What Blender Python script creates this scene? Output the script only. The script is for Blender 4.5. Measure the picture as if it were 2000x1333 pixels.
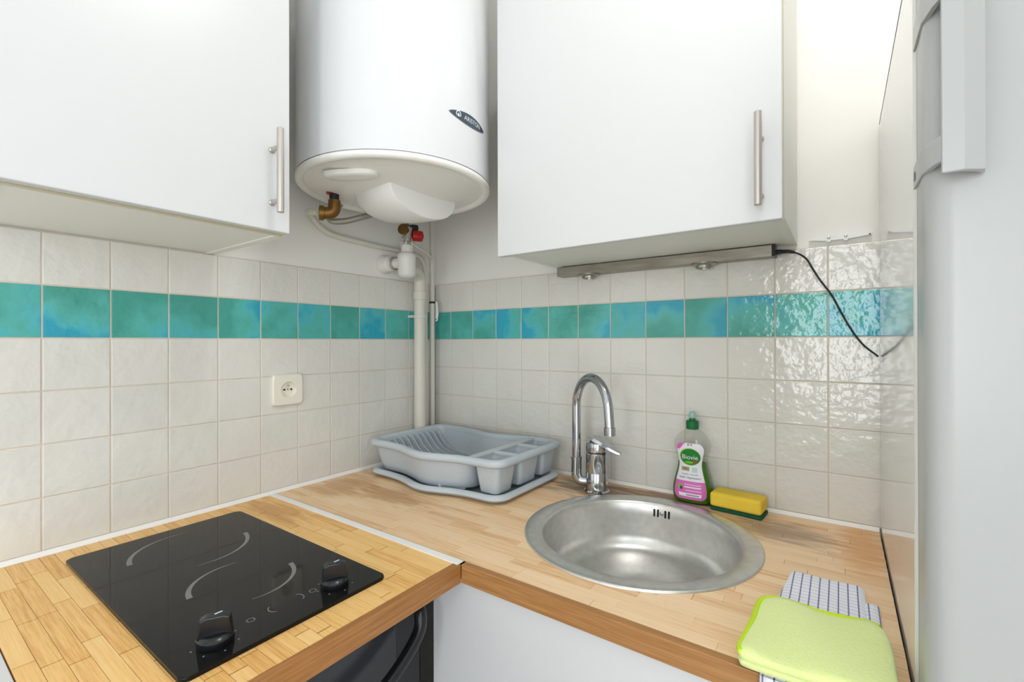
import bpy, bmesh, math, random
from mathutils import Vector, Matrix
random.seed(7)
for o in list(bpy.data.objects):
    bpy.data.objects.remove(o)
scene = bpy.context.scene
COL = scene.collection

# ------------------------------------------------------------------ units
# Lengths below are written in decimetres (one wall tile = 1 dm); z is counted from the
# lower edge of the turquoise tile band.  The worktop (z = -4.06) stands 0.90 m above the floor.
S = 0.1
Z0 = 1.306
def W(x, y, z):
    return Vector((x * S, y * S, Z0 + z * S))
TOP = -4.06                      # worktop surface
FLOOR = -Z0 / S

# ------------------------------------------------------------------ camera
F_PX, YAW, PIT, ROL = 903.973, -0.616095, 0.0019457, -0.0024741
fw = Vector((math.sin(YAW) * math.cos(PIT), math.cos(YAW) * math.cos(PIT), math.sin(PIT)))
rt = Vector((math.cos(YAW), -math.sin(YAW), 0))
up = rt.cross(fw)
r2 = rt * math.cos(ROL) + up * math.sin(ROL)
u2 = -rt * math.sin(ROL) + up * math.cos(ROL)
cam_data = bpy.data.cameras.new('camera')
cam_data.sensor_width = 36
cam_data.lens = F_PX / 2000 * 36
cam_data.clip_start = 0.02
cam = bpy.data.objects.new('camera', cam_data)
COL.objects.link(cam)
m = Matrix((r2, u2, -fw)).transposed().to_4x4()
m.translation = W(12.13807, -12.26676, -0.09607)
cam.matrix_world = m
scene.camera = cam

# ------------------------------------------------------------------ world, daylight, exposure
world = bpy.data.worlds.new('world')
scene.world = world
world.use_nodes = True
bg = world.node_tree.nodes['Background']
bg.inputs['Color'].default_value = (0.86, 0.93, 1.0, 1)
bg.inputs['Strength'].default_value = 1.0

def area_light(name, loc, rot, sx, sy, power, color):
    l = bpy.data.lights.new(name, 'AREA')
    l.shape = 'RECTANGLE'
    l.size, l.size_y = sx, sy
    l.energy = power
    l.color = color
    o = bpy.data.objects.new(name, l)
    COL.objects.link(o)
    o.location = loc
    o.rotation_euler = rot
    return o
# daylight entering by the tall window in the wall behind the camera
area_light('window_daylight', (1.21, -3.58, 1.45), (math.radians(90), 0, 0), 0.4, 1.3, 13.5, (0.95, 0.98, 1.0))
# fill light added at the right-hand wall to balance the rear window
area_light('right_fill_light', (2.08, -2.3, 1.15), (math.radians(90), 0, math.radians(90)), 1.7, 2.1, 16, (0.95, 0.98, 1.0))

scene.view_settings.view_transform = 'Standard'
scene.view_settings.look = 'None'
scene.view_settings.exposure = 0.34
scene.view_settings.gamma = 1.0
scene.view_settings.use_curve_mapping = False

# ------------------------------------------------------------------ materials
def lin(r, g, b):
    f = lambda c: (c / 255) / 12.92 if c / 255 <= 0.04045 else ((c / 255 + 0.055) / 1.055) ** 2.4
    return (f(r), f(g), f(b), 1)

class NT:
    def __init__(self, name):
        self.m = bpy.data.materials.new(name)
        self.m.use_nodes = True
        self.t = self.m.node_tree
        self.b = self.t.nodes['Principled BSDF']
    def n(self, typ, **kw):
        x = self.t.nodes.new(typ)
        for k, v in kw.items():
            setattr(x, k, v)
        return x
    def l(self, a, b):
        self.t.links.new(a, b)
    def math(self, op, a, b=None, c=None, clamp=False):
        x = self.n('ShaderNodeMath', operation=op, use_clamp=clamp)
        for i, v in enumerate((a, b, c)):
            if v is None:
                continue
            if isinstance(v, (int, float)):
                x.inputs[i].default_value = v
            else:
                self.l(v, x.inputs[i])
        return x.outputs[0]
    def mix(self, f, a, b):
        x = self.n('ShaderNodeMix', data_type='RGBA')
        for s, v in ((x.inputs[0], f), (x.inputs[6], a), (x.inputs[7], b)):
            if isinstance(v, (int, float)):
                s.default_value = v
            elif isinstance(v, tuple):
                s.default_value = v
            else:
                self.l(v, s)
        return x.outputs[2]
    def noise(self, vec, scale, detail=2, rough=0.5):
        x = self.n('ShaderNodeTexNoise')
        x.inputs['Scale'].default_value = scale
        x.inputs['Detail'].default_value = detail
        x.inputs['Roughness'].default_value = rough
        if vec is not None:
            self.l(vec, x.inputs['Vector'])
        return x.outputs['Fac']
    def pos(self):
        return self.n('ShaderNodeNewGeometry').outputs['Position']
    def scaled(self, vec, s):
        x = self.n('ShaderNodeVectorMath', operation='MULTIPLY')
        self.l(vec, x.inputs[0])
        x.inputs[1].default_value = s
        return x.outputs[0]
    def bump(self, h, strength, dist):
        x = self.n('ShaderNodeBump')
        x.inputs['Strength'].default_value = strength
        x.inputs['Distance'].default_value = dist
        self.l(h, x.inputs['Height'])
        self.l(x.outputs[0], self.b.inputs['Normal'])
    def set(self, **kw):
        for k, v in kw.items():
            s = self.b.inputs[k.replace('_', ' ')]
            if hasattr(v, 'is_output'):
                self.l(v, s)
            else:
                s.default_value = v
        return self.m

def plain(name, col, rough=0.5, metal=0.0, bump=None, coat=0.0, spec=0.5, vary=0.0, vscale=20):
    k = NT(name)
    k.set(Base_Color=col, Roughness=rough, Metallic=metal, Coat_Weight=coat, Specular_IOR_Level=spec)
    if vary:
        f = k.noise(k.pos(), vscale, 3)
        dark = tuple(c * (1 - vary) for c in col[:3]) + (1,)
        k.set(Base_Color=k.mix(f, dark, col))
    if bump:
        k.bump(k.noise(k.pos(), bump[0], 2), bump[1], bump[2])
    return k.m

M = {}
M['plaster'] = plain('wall_paint', lin(245, 243, 237), 0.6, bump=(14, 0.25, 0.004), vary=0.05, vscale=6)
M['ceiling'] = plain('ceiling_paint', lin(246, 246, 245), 0.7)
M['floor'] = plain('floor_tile', lin(205, 200, 192), 0.4, vary=0.1)
M['grout'] = plain('grout', lin(226, 214, 198), 0.8, vary=0.22, vscale=18)
M['caulk'] = plain('white_caulk', lin(244, 243, 240), 0.45)
M['white_lacquer'] = plain('white_lacquer', lin(217, 218, 219), 0.32, bump=(9, 0.03, 0.003))
M['carcass'] = plain('white_melamine', lin(238, 237, 231), 0.45)
M['edge_cream'] = plain('cream_edging', lin(205, 196, 168), 0.5)
M['enamel'] = plain('white_enamel', lin(222, 224, 226), 0.22, coat=0.2)
M['heater_cap'] = plain('heater_plastic', lin(246, 243, 238), 0.4)
M['hump'] = plain('heater_cover_plastic', lin(246, 245, 242), 0.3)
M['badge'] = plain('badge_grey', lin(70, 80, 92), 0.3, metal=0.3)
M['badge_print'] = plain('badge_print', lin(225, 235, 245), 0.4)
M['brass'] = plain('aged_brass', lin(140, 106, 58), 0.42, metal=0.9, vary=0.3, vscale=90)
M['black_rubber'] = plain('black_rubber', lin(26, 28, 36), 0.5)
M['red'] = plain('red_plastic', lin(178, 8, 16), 0.35)
M['pipe_paint'] = plain('painted_pipe', lin(224, 220, 208), 0.45, bump=(60, 0.15, 0.001), vary=0.06, vscale=25)
M['pvc'] = plain('white_pvc', lin(232, 230, 224), 0.35)
M['grime'] = plain('dark_grime', lin(60, 55, 48), 0.9)
M['steel_braid'] = plain('steel_braid', lin(165, 160, 150), 0.4, metal=0.8, bump=(600, 0.8, 0.001))
M['outlet'] = plain('cream_plastic', lin(238, 234, 220), 0.3)
M['hole'] = plain('dark_hole', lin(18, 16, 15), 0.7)
M['chrome'] = plain('chrome', lin(186, 189, 194), 0.13, metal=1.0)
M['satin_nickel'] = plain('satin_nickel', lin(198, 192, 186), 0.34, metal=0.9)
M['spot_metal'] = plain('spot_metal', lin(165, 160, 150), 0.28, metal=1.0)
M['black_glass'] = plain('black_ceramic_glass', lin(22, 22, 23), 0.06, spec=0.2)
M['zone_print'] = plain('zone_print', lin(120, 120, 118), 0.4)
M['black_plastic'] = plain('black_plastic', lin(20, 22, 27), 0.25)
M['cord'] = plain('black_cord', lin(22, 24, 32), 0.45)
M['fridge'] = plain('fridge_lacquer', lin(232, 233, 231), 0.06, bump=(5, 0.01, 0.003))
M['fridge_door_shaded'] = plain('shaded_fridge_door_lacquer', lin(184, 186, 186), 0.3, bump=(220, 0.06, 0.0006))  # white door greyed, the dull light on its front put into the colour
M['gasket'] = plain('grey_gasket', lin(176, 178, 172), 0.5)
M['foam'] = plain('yellow_foam', lin(252, 216, 70), 0.85, bump=(420, 0.5, 0.0012), vary=0.12, vscale=40)
M['scour'] = plain('green_scourer', lin(12, 92, 62), 0.95, bump=(500, 0.9, 0.0015), vary=0.3, vscale=200)
M['lime_hem'] = plain('lime_hem', lin(196, 226, 40), 0.85, bump=(500, 0.5, 0.001))
M['cap_green'] = plain('green_cap', lin(0, 108, 56), 0.35)
M['nozzle'] = None
M['label_white'] = plain('label_white', lin(240, 238, 245), 0.35)
M['label_pink'] = plain('label_pink', lin(222, 110, 190), 0.35)
M['label_green'] = plain('label_green', lin(14, 128, 42), 0.35)
M['label_lime'] = plain('label_lime', lin(120, 190, 40), 0.35)
M['label_red'] = plain('label_red', lin(200, 40, 40), 0.35)
M['label_tan'] = plain('label_tan', lin(180, 165, 120), 0.35)
M['label_ink'] = plain('label_ink', lin(40, 62, 84), 0.4)
M['label_grey'] = plain('label_grey', lin(130, 130, 150), 0.4)
M['label_mint'] = plain('label_mint', lin(185, 222, 210), 0.4)
M['oven_dark'] = plain('dark_grey_panel', lin(52, 53, 57), 0.2)
M['white_metal'] = plain('white_metal', lin(240, 240, 240), 0.35)

# brushed stainless steel of the sink
k = NT('brushed_steel')
f = k.noise(k.scaled(k.pos(), (60, 60, 60)), 1.0, 3)
k.set(Base_Color=k.mix(f, lin(202, 201, 198), lin(232, 231, 228)), Metallic=0.95, Roughness=0.34)
M['steel'] = k.m
k = NT('bar_steel')
f = k.noise(k.scaled(k.pos(), (12, 90, 90)), 1.0, 4)
k.set(Base_Color=k.mix(f, lin(120, 112, 102), lin(190, 184, 174)), Metallic=0.85, Roughness=0.4)
M['bar_steel'] = k.m

# speckled grey-blue plastic
k = NT('speckled_grey_plastic')
f = k.noise(k.pos(), 420, 2, 0.7)
k.set(Base_Color=k.mix(f, lin(168, 179, 188), lin(208, 216, 221)), Roughness=0.42)
M['rack'] = k.m

# lime microfibre
k = NT('lime_microfibre')
f = k.noise(k.pos(), 260, 3, 0.7)
k.set(Base_Color=k.mix(f, lin(214, 232, 134), lin(240, 248, 186)), Roughness=0.95, Sheen_Weight=0.3)
k.bump(k.noise(k.pos(), 420, 2), 0.5, 0.0015)
M['lime'] = k.m

# white tea towel with blue checks (pattern follows the cloth's own UVs, in metres)
k = NT('checked_cotton')
uv = k.n('ShaderNodeUVMap').outputs[0]
sp = k.n('ShaderNodeSeparateXYZ')
k.l(uv, sp.inputs[0])
def stripe(c, period, width, off=0.0):
    t = k.math('MODULO', k.math('ADD', c, 10 * period + off), period)
    return k.math('LESS_THAN', t, width)
a = stripe(sp.outputs[0], 0.0121, 0.0019, 0.0)
b = stripe(sp.outputs[1], 0.0105, 0.0010)
both = k.math('ADD', k.math('MULTIPLY', a, 0.75), k.math('MULTIPLY', b, 0.5), clamp=True)
k.set(Base_Color=k.mix(both, lin(240, 242, 250), lin(52, 52, 138)), Roughness=0.9)
k.bump(k.noise(uv, 900, 2), 0.4, 0.001)
M['towel'] = k.m

# glazed tiles
def tile_mat(name, teal):
    k = NT(name)
    pos = k.pos()
    if teal:
        oi = k.n('ShaderNodeObjectInfo')
        sc = k.n('ShaderNodeSeparateColor')
        k.l(oi.outputs['Color'], sc.inputs[0])
        tc = k.n('ShaderNodeTexCoord').outputs['Object']
        sx = k.n('ShaderNodeSeparateXYZ')
        k.l(tc, sx.inputs[0])
        u = k.math('MULTIPLY', k.math('ADD', sx.outputs[0], sx.outputs[1]), 30.0)
        v = k.math('MULTIPLY', sx.outputs[2], 30.0)
        gu = k.math('MULTIPLY', k.math('SUBTRACT', sc.outputs[1], 0.5), u)
        gv = k.math('MULTIPLY', k.math('SUBTRACT', sc.outputs[2], 0.5), v)
        n1 = k.math('MULTIPLY', k.math('SUBTRACT', k.noise(pos, 14, 2), 0.5), 1.9)
        t = k.math('ADD', k.math('ADD', sc.outputs[0], n1), k.math('ADD', gu, gv), clamp=True)
        ramp = k.n('ShaderNodeValToRGB')
        e = ramp.color_ramp.elements
        e[0].position, e[0].color = 0.0, lin(62, 160, 146)
        e[1].position, e[1].color = 1.0, lin(20, 166, 200)
        x = e.new(0.45); x.color = lin(84, 184, 176)
        x = e.new(0.75); x.color = lin(76, 188, 200)
        k.l(t, ramp.inputs[0])
        fine = k.noise(pos, 260, 3, 0.7)
        col = k.mix(k.math('MULTIPLY', fine, 0.3), ramp.outputs[0], lin(124, 196, 182))
        rnd = k.math('MULTIPLY_ADD', oi.outputs['Random'], 0.14, 0.0)
        col = k.mix(rnd, col, lin(10, 96, 104))
        k.set(Base_Color=col)
    else:
        oi = k.n('ShaderNodeObjectInfo')
        big = k.noise(pos, 7, 2)
        col = k.mix(big, lin(216, 215, 207), lin(228, 227, 222))
        col = k.mix(k.math('MULTIPLY', oi.outputs['Random'], 0.35), col, lin(234, 229, 221))
        k.set(Base_Color=col)
    k.set(Roughness=0.13, Specular_IOR_Level=0.5)
    h = k.math('ADD', k.noise(pos, 26, 2), k.math('MULTIPLY', k.noise(pos, 75, 2), 0.35))
    k.bump(h, 0.42, 0.006)
    return k.m
M['tile'] = tile_mat('glazed_white_tile', False)
M['teal'] = tile_mat('glazed_turquoise_tile', True)

# bamboo strips: grain runs along x
def wood(name, light, mid, dark, stains=(), rough=0.4, along='x'):
    k = NT(name)
    pos = k.pos()
    oi = k.n('ShaderNodeObjectInfo')
    g1 = k.noise(k.scaled(pos, (7, 240, 240) if along == 'x' else (240, 7, 240)), 1.0, 4, 0.6)
    g2 = k.noise(k.scaled(pos, (26, 900, 900) if along == 'x' else (900, 26, 900)), 1.0, 2, 0.6)
    ramp = k.n('ShaderNodeValToRGB')
    e = ramp.color_ramp.elements
    e[0].position, e[0].color = 0.28, dark
    e[1].position, e[1].color = 0.72, light
    x = e.new(0.48); x.color = mid
    t = k.math('ADD', k.math('MULTIPLY', g1, 0.62), k.math('MULTIPLY', g2, 0.38))
    t = k.math('ADD', t, k.math('MULTIPLY', k.math('SUBTRACT', oi.outputs['Random'], 0.5), 0.22))
    k.l(t, ramp.inputs[0])
    col = ramp.outputs[0]
    blotch = k.noise(pos, 9, 3)
    col = k.mix(k.math('MULTIPLY', k.math('SUBTRACT', blotch, 0.5, clamp=True), 1.3), col, mid)
    if stains:
        sx = k.n('ShaderNodeSeparateXYZ')
        k.l(pos, sx.inputs[0])
        nz = k.noise(k.scaled(pos, (10, 60, 60)), 1.0, 4, 0.65)
        for (cx, cy, rx, ry, c, s) in stains:
            dx = k.math('DIVIDE', k.math('SUBTRACT', sx.outputs[0], cx * S), rx * S)
            dy = k.math('DIVIDE', k.math('SUBTRACT', sx.outputs[1], cy * S), ry * S)
            d = k.math('SQRT', k.math('ADD', k.math('MULTIPLY', dx, dx), k.math('MULTIPLY', dy, dy)))
            d = k.math('ADD', d, k.math('MULTIPLY', k.math('SUBTRACT', nz, 0.5), 2.2))
            mr = k.n('ShaderNodeMapRange', interpolation_type='SMOOTHSTEP')
            k.l(d, mr.inputs[0])
            mr.inputs[1].default_value = 0.25
            mr.inputs[2].default_value = 1.1
            mr.inputs[3].default_value = s
            mr.inputs[4].default_value = 0.0
            col = k.mix(mr.outputs[0], col, c)
    k.set(Base_Color=col, Roughness=rough)
    k.bump(g2, 0.12, 0.0008)
    return k.m
M['bamboo_warm'] = wood('bamboo_warm', lin(250, 210, 142), lin(242, 194, 120), lin(216, 156, 80),
                        [(1.2, -6.6, 1.8, 0.5, lin(190, 126, 62), 0.6)])
M['bamboo_pale'] = wood('bamboo_pale', lin(250, 222, 186), lin(242, 206, 162), lin(216, 164, 108),
                        [(6.9, -0.9, 2.0, 0.9, lin(112, 88, 70), 0.85), (10.9, -1.2, 1.6, 0.8, lin(140, 116, 94), 0.7),
                         (8.8, -0.4, 2.2, 0.35, lin(120, 84, 64), 0.8), (12.5, -1.0, 0.5, 2.0, lin(222, 156, 84), 0.7),
                         (2.6, -4.3, 1.8, 0.55, lin(176, 120, 64), 0.6), (1.0, -4.4, 1.0, 1.2, lin(186, 132, 74), 0.55)])
M['bamboo_edge_shaded'] = wood('bamboo_edge_shaded', lin(184, 136, 84), lin(160, 110, 60), lin(128, 82, 40))  # brown is partly the wood, partly front-face shade painted in
M['bamboo_edge_shaded_y'] = wood('bamboo_edge_shaded_lengthwise', lin(188, 136, 80), lin(164, 110, 56), lin(130, 82, 38), along='y')  # same edge wood, darkened in colour for the shaded front
M['wood_core'] = plain('bamboo_glue_line', lin(122, 72, 30), 0.7)

# clear PET and green washing-up liquid
k = NT('clear_pet')
t = k.t
out = t.nodes['Material Output']
tr = k.n('ShaderNodeBsdfTransparent'); tr.inputs[0].default_value = (0.95, 0.955, 0.94, 1)
gl = k.n('ShaderNodeBsdfGlossy'); gl.inputs['Roughness'].default_value = 0.12
lw = k.n('ShaderNodeLayerWeight'); lw.inputs[0].default_value = 0.3
fr = k.math('MULTIPLY_ADD', k.math('POWER', lw.outputs['Facing'], 2.5), 0.4, 0.04)
ms = k.n('ShaderNodeMixShader')
k.l(fr, ms.inputs[0]); k.l(tr.outputs[0], ms.inputs[1]); k.l(gl.outputs[0], ms.inputs[2])
k.l(ms.outputs[0], out.inputs[0])
M['pet'] = k.m
k = NT('clear_nozzle')
k.set(Base_Color=lin(190, 232, 222), Roughness=0.2, Transmission_Weight=0.5)
M['nozzle'] = k.m
k = NT('green_liquid')
k.set(Base_Color=lin(70, 150, 14), Roughness=0.15, Transmission_Weight=0.35)
M['liquid'] = k.m

# ------------------------------------------------------------------ mesh helpers
class MB:
    def __init__(self):
        self.bm = bmesh.new()
        self.flat = False
    def v(self, p):
        return self.bm.verts.new(p)
    def face(self, vs):
        try:
            return self.bm.faces.new(vs)
        except ValueError:
            return None
    def box(self, x0, x1, y0, y1, z0, z1, bev=0.0, seg=2):
        vs = [self.v((x, y, z)) for z in (z0, z1) for y in (y0, y1) for x in (x0, x1)]
        fs = [self.face([vs[i] for i in q]) for q in ((0, 2, 3, 1), (4, 5, 7, 6), (0, 1, 5, 4), (2, 6, 7, 3), (0, 4, 6, 2), (1, 3, 7, 5))]
        if bev:
            self.flat = True
            es = list({e for f in fs for e in f.edges})
            bmesh.ops.bevel(self.bm, geom=es, offset=bev, segments=seg, affect='EDGES', profile=0.5)
        return self
    def loft(self, loops, cap0=False, cap1=False, closed=True):
        rows = [[self.v(p) for p in lp] for lp in loops]
        for a, b in zip(rows, rows[1:]):
            n = len(a)
            for i in range(n if closed else n - 1):
                self.face((a[i], a[(i + 1) % n], b[(i + 1) % n], b[i]))
        if cap0: self.face(rows[0][::-1])
        if cap1: self.face(rows[-1])
        return self
    def lathe(self, c, prof, axis=(0, 0, 1), seg=40, cap0=True, cap1=True):
        a = Vector(axis).normalized()
        t = Vector((1, 0, 0)) if abs(a.x) < 0.9 else Vector((0, 1, 0))
        u = a.cross(t).normalized(); w = a.cross(u)
        c = Vector(c)
        loops = []
        for r, h in prof:
            loops.append([c + a * h + (u * math.cos(q) + w * math.sin(q)) * max(r, 1e-4) for q in (2 * math.pi * i / seg for i in range(seg))])
        return self.loft(loops, cap0, cap1)
    def tube(self, pts, r, seg=14, cap=True):
        pts = [Vector(p) for p in pts]
        n = len(pts)
        rs = r if isinstance(r, (list, tuple)) else [r] * n
        tang = [(pts[min(i + 1, n - 1)] - pts[max(i - 1, 0)]).normalized() for i in range(n)]
        t0 = tang[0]
        ref = Vector((0, 0, 1)) if abs(t0.z) < 0.9 else Vector((1, 0, 0))
        u = (ref - t0 * ref.dot(t0)).normalized()
        loops = []
        for i in range(n):
            u = (u - tang[i] * u.dot(tang[i])).normalized()
            w = tang[i].cross(u)
            loops.append([pts[i] + (u * math.cos(q) + w * math.sin(q)) * rs[i] for q in (2 * math.pi * j / seg for j in range(seg))])
        return self.loft(loops, cap, cap)
    def prism(self, poly, axis, a0, a1, bev=0.0, seg=2):
        def pt(p, a):
            return {'x': (a, p[0], p[1]), 'y': (p[0], a, p[1]), 'z': (p[0], p[1], a)}[axis]
        A = [self.v(pt(p, a0)) for p in poly]; B = [self.v(pt(p, a1)) for p in poly]
        n = len(poly)
        fs = [self.face(A[::-1]), self.face(B)] + [self.face((A[i], A[(i + 1) % n], B[(i + 1) % n], B[i])) for i in range(n)]
        if bev:
            self.flat = True
            es = list({e for f in fs[:2] for e in f.edges})
            bmesh.ops.bevel(self.bm, geom=es, offset=bev, segments=seg, affect='EDGES', profile=0.5)
        return self
    def grid(self, rows):
        R = [[self.v(p) for p in r] for r in rows]
        for a, b in zip(R, R[1:]):
            for i in range(len(a) - 1):
                self.face((a[i], a[i + 1], b[i + 1], b[i]))
        return self
    def raw(self, verts, faces):
        vs = [self.v(p) for p in verts]
        for f in faces:
            self.face([vs[i] for i in f])
        return self
    def rotate(self, centre, ang, axis='Z'):
        bmesh.ops.rotate(self.bm, cent=Vector(centre), matrix=Matrix.Rotation(ang, 3, axis), verts=self.bm.verts[:])
        return self
    def mesh(self, name, origin, sharp=32, recalc=True):
        bm = self.bm
        if recalc:
            bmesh.ops.recalc_face_normals(bm, faces=bm.faces[:])
        for vv in bm.verts:
            vv.co = W(*vv.co) - origin
        for f in bm.faces:
            f.smooth = True
        for e in bm.edges:
            lim = 12 if self.flat else sharp
            if len(e.link_faces) == 2 and e.calc_face_angle(0) > math.radians(lim):
                e.smooth = False
        me = bpy.data.meshes.new(name)
        bm.to_mesh(me)
        bm.free()
        return me
    def build(self, name, mat, parent=None, sharp=32, recalc=True):
        if parent is not None:
            org = ORG[parent.name]
        else:
            lo = Vector((min(v.co.x for v in self.bm.verts), min(v.co.y for v in self.bm.verts), min(v.co.z for v in self.bm.verts)))
            hi = Vector((max(v.co.x for v in self.bm.verts), max(v.co.y for v in self.bm.verts), lo.z))
            org = W(*((lo + hi) / 2))
        me = self.mesh(name, org, sharp, recalc)
        me.materials.append(mat if not isinstance(mat, str) else M[mat])
        o = bpy.data.objects.new(name, me)
        COL.objects.link(o)
        if parent is None:
            o.location = org
        else:
            o.parent = parent
        ORG[o.name] = org
        return o
ORG = {}

def tag(o, label, cat, group=None):
    o['label'] = label
    o['category'] = cat
    if group: o['group'] = group
    return o
def thing(name, x, y, z, label, cat, group=None):
    o = bpy.data.objects.new(name, None)
    o.empty_display_size = 0.02
    COL.objects.link(o)
    o.location = W(x, y, z)
    ORG[o.name] = W(x, y, z)
    return tag(o, label, cat, group)
def struct(o):
    o['kind'] = 'structure'
    return o
def smooth_path(ctrl, n=8):
    P = [Vector(c) for c in ctrl]
    P = [P[0] * 2 - P[1]] + P + [P[-1] * 2 - P[-2]]
    out = []
    for i in range(1, len(P) - 2):
        for j in range(n):
            t = j / n
            a, b, c, d = P[i - 1], P[i], P[i + 1], P[i + 2]
            out.append(0.5 * ((2 * b) + (c - a) * t + (2 * a - 5 * b + 4 * c - d) * t * t + (3 * b - a - 3 * c + d) * t ** 3))
    out.append(P[-2])
    return out
def text_mesh(body, size):
    cu = bpy.data.curves.new('lettering', 'FONT')
    cu.body = body; cu.size = size; cu.align_x = 'CENTER'; cu.align_y = 'CENTER'; cu.resolution_u = 3
    ob = bpy.data.objects.new('lettering', cu)
    COL.objects.link(ob)
    dg = bpy.context.evaluated_depsgraph_get()
    me = bpy.data.meshes.new_from_object(ob.evaluated_get(dg))
    vs = [(v.co.x, v.co.y) for v in me.vertices]
    fs = [tuple(p.vertices) for p in me.polygons]
    bpy.data.objects.remove(ob); bpy.data.curves.remove(cu); bpy.data.meshes.remove(me)
    return vs, fs

# ------------------------------------------------------------------ the room
XR, YR, CEIL = 20.0, -35.0, 12.6           # right wall, rear wall, ceiling (2.57 m)
wl = struct(MB().box(-1.5, -0.06, YR - 1, 1.2, FLOOR, CEIL).build('wall_left', 'plaster'))
wb = struct(MB().box(-0.06, XR, -0.0 + 0.06, 1.2, FLOOR, CEIL).build('wall_back', 'plaster'))
rr_ = MB().box(XR, XR + .5, YR - 1, -32.0, FLOOR, CEIL).box(XR, XR + .5, -14.0, 1.2, FLOOR, CEIL)
rr_.box(XR, XR + .5, -32.0, -14.0, 10.2, CEIL).box(XR, XR + .5, -32.0, -14.0, FLOOR, FLOOR + .6)
struct(rr_.build('wall_right', 'plaster'))
wd_ = MB().box(XR + .1, XR + .4, -32.0, -31.5, FLOOR + .6, 10.2).box(XR + .1, XR + .4, -14.5, -14.0, FLOOR + .6, 10.2).box(XR + .1, XR + .4, -23.2, -22.8, FLOOR + .6, 10.2)
wd_.box(XR + .1, XR + .4, -31.5, -14.5, 9.7, 10.2).box(XR + .1, XR + .4, -31.5, -14.5, FLOOR + .6, FLOOR + 1.1)
struct(wd_.build('added_window', 'white_lacquer'))  # unseen window frame added around the fill light on the right
# rear wall behind the camera, with its window opening
rw = MB()
WX0, WX1, WZ0, WZ1 = 9.6, 14.6, -5.4, 8.2
rw.box(-0.06, WX0, YR - 1, YR, FLOOR, CEIL).box(WX1, XR, YR - 1, YR, FLOOR, CEIL)
rw.box(WX0, WX1, YR - 1, YR, FLOOR, WZ0).box(WX0, WX1, YR - 1, YR, WZ1, CEIL)
struct(rw.build('wall_rear', 'plaster'))
wf = MB()
wf.box(WX0, WX0 + .5, YR - .7, YR - .2, WZ0, WZ1).box(WX1 - .5, WX1, YR - .7, YR - .2, WZ0, WZ1)
wf.box(11.9, 12.3, YR - .7, YR - .2, WZ0, WZ1).box(WX0 + .5, WX1 - .5, YR - .7, YR - .2, WZ0, WZ0 + .5).box(WX0 + .5, WX1 - .5, YR - .7, YR - .2, WZ1 - .5, WZ1)
struct(wf.build('window_1', 'white_lacquer'))
struct(MB().box(-1.5, XR + 1.5, YR - 1, 1.2, FLOOR - 1, FLOOR).build('floor', 'floor'))
struct(MB().box(-1.5, XR + 1.5, YR - 1, 1.2, CEIL, CEIL + 1).build('ceiling', 'ceiling'))

# ------------------------------------------------------------------ wall tiles, each a tile of its own
VP = 0.9953
GAP = 0.022
def tile_mesh(name, w, h, side):
    b = MB()
    bev = 0.012
    if side == 'L':      # face towards +x
        b.box(-0.05, 0.0, -w / 2, w / 2, -h / 2, h / 2)
    else:                # face towards -y
        b.box(-w / 2, w / 2, 0.0, 0.05, -h / 2, h / 2)
    front = [f for f in b.bm.faces if (f.calc_center_median().x > -1e-4 if side == 'L' else f.calc_center_median().y < 1e-4)]
    front = [f for f in front if abs((f.normal if f.normal.length else Vector()).x if side == 'L' else f.normal.y) > 0.9] or front
    b.bm.normal_update()
    front = [f for f in b.bm.faces if abs((f.calc_center_median().x if side == 'L' else f.calc_center_median().y)) < 1e-4]
    es = list({e for f in front for e in f.edges})
    bmesh.ops.bevel(b.bm, geom=es, offset=bev, segments=2, affect='EDGES', profile=0.5)
    me = b.mesh(name, W(0, 0, 0), sharp=8)
    me.materials.append(M['tile'])
    me.materials.append(M['teal'])
    return me
cache = {}
def put_tile(side, s0, s1, r, parent, color=None):
    w = round(s1 - s0 - GAP, 3)
    h = round(VP - GAP, 3)
    key = (side, w, h, r == 0)
    if key not in cache:
        me = tile_mesh('tile', w, h, side)
        if r == 0:
            me.materials.clear(); me.materials.append(M['teal'])
        cache[key] = me
    o = bpy.data.objects.new('tile', cache[key])
    COL.objects.link(o)
    mid = (s0 + s1) / 2
    zc = (r + 0.5) * VP
    p = W(0, -mid, zc) if side == 'L' else W(mid, 0, zc)
    o.parent = parent
    o.location = p - ORG[parent.name]
    j = lambda a: random.uniform(-a, a)
    o.rotation_euler = (0, j(0.006), j(0.006)) if side == 'L' else (j(0.006), 0, j(0.006))
    o.color = (*(color or (0.5, 0.5, 0.5)), 1)
    return o
# (blueness, blueward to the viewer's right, blueward to the top)
tl = [(.45, .5, .5), (.25, .5, .5), (.42, .45, .45), (.92, .5, .35), (.12, .55, .4), (.75, .55, .5), (.35, .4, .6), (.25, .95, .45), (.2, .4, .3), (.15, .7, .3), (.45, .5, .1), (.4, .5, .5)]
tr_ = [(.3, .5, .5), (.15, .45, .5), (.55, .5, .8), (.75, .2, .5), (.6, .2, .5), (.2, .4, .5), (.3, .95, .4), (.7, .6, .5), (.45, .45, .9), (.5, .85, .5), (.5, .5, .9), (.5, .45, .45), (.9, .6, .4)]
jl = [0.0, 0.291] + [0.291 + i for i in range(1, 12)]
jr = [0.0, 0.769] + [0.769 + 1.01474 * i for i in range(1, 13)]
MB().box(-0.06, -0.010, -11.4, 0.0, -4.0, 2 * VP).build('grout', 'grout', wl)
MB().box(0.0, 12.95, 0.010, 0.06, -4.0, 2 * VP).build('grout', 'grout', wb)
for i, (a, b) in enumerate(zip(jl, jl[1:])):
    for r in range(-4, 2):
        put_tile('L', a, b, r, wl, tl[min(i, len(tl) - 1)])
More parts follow.
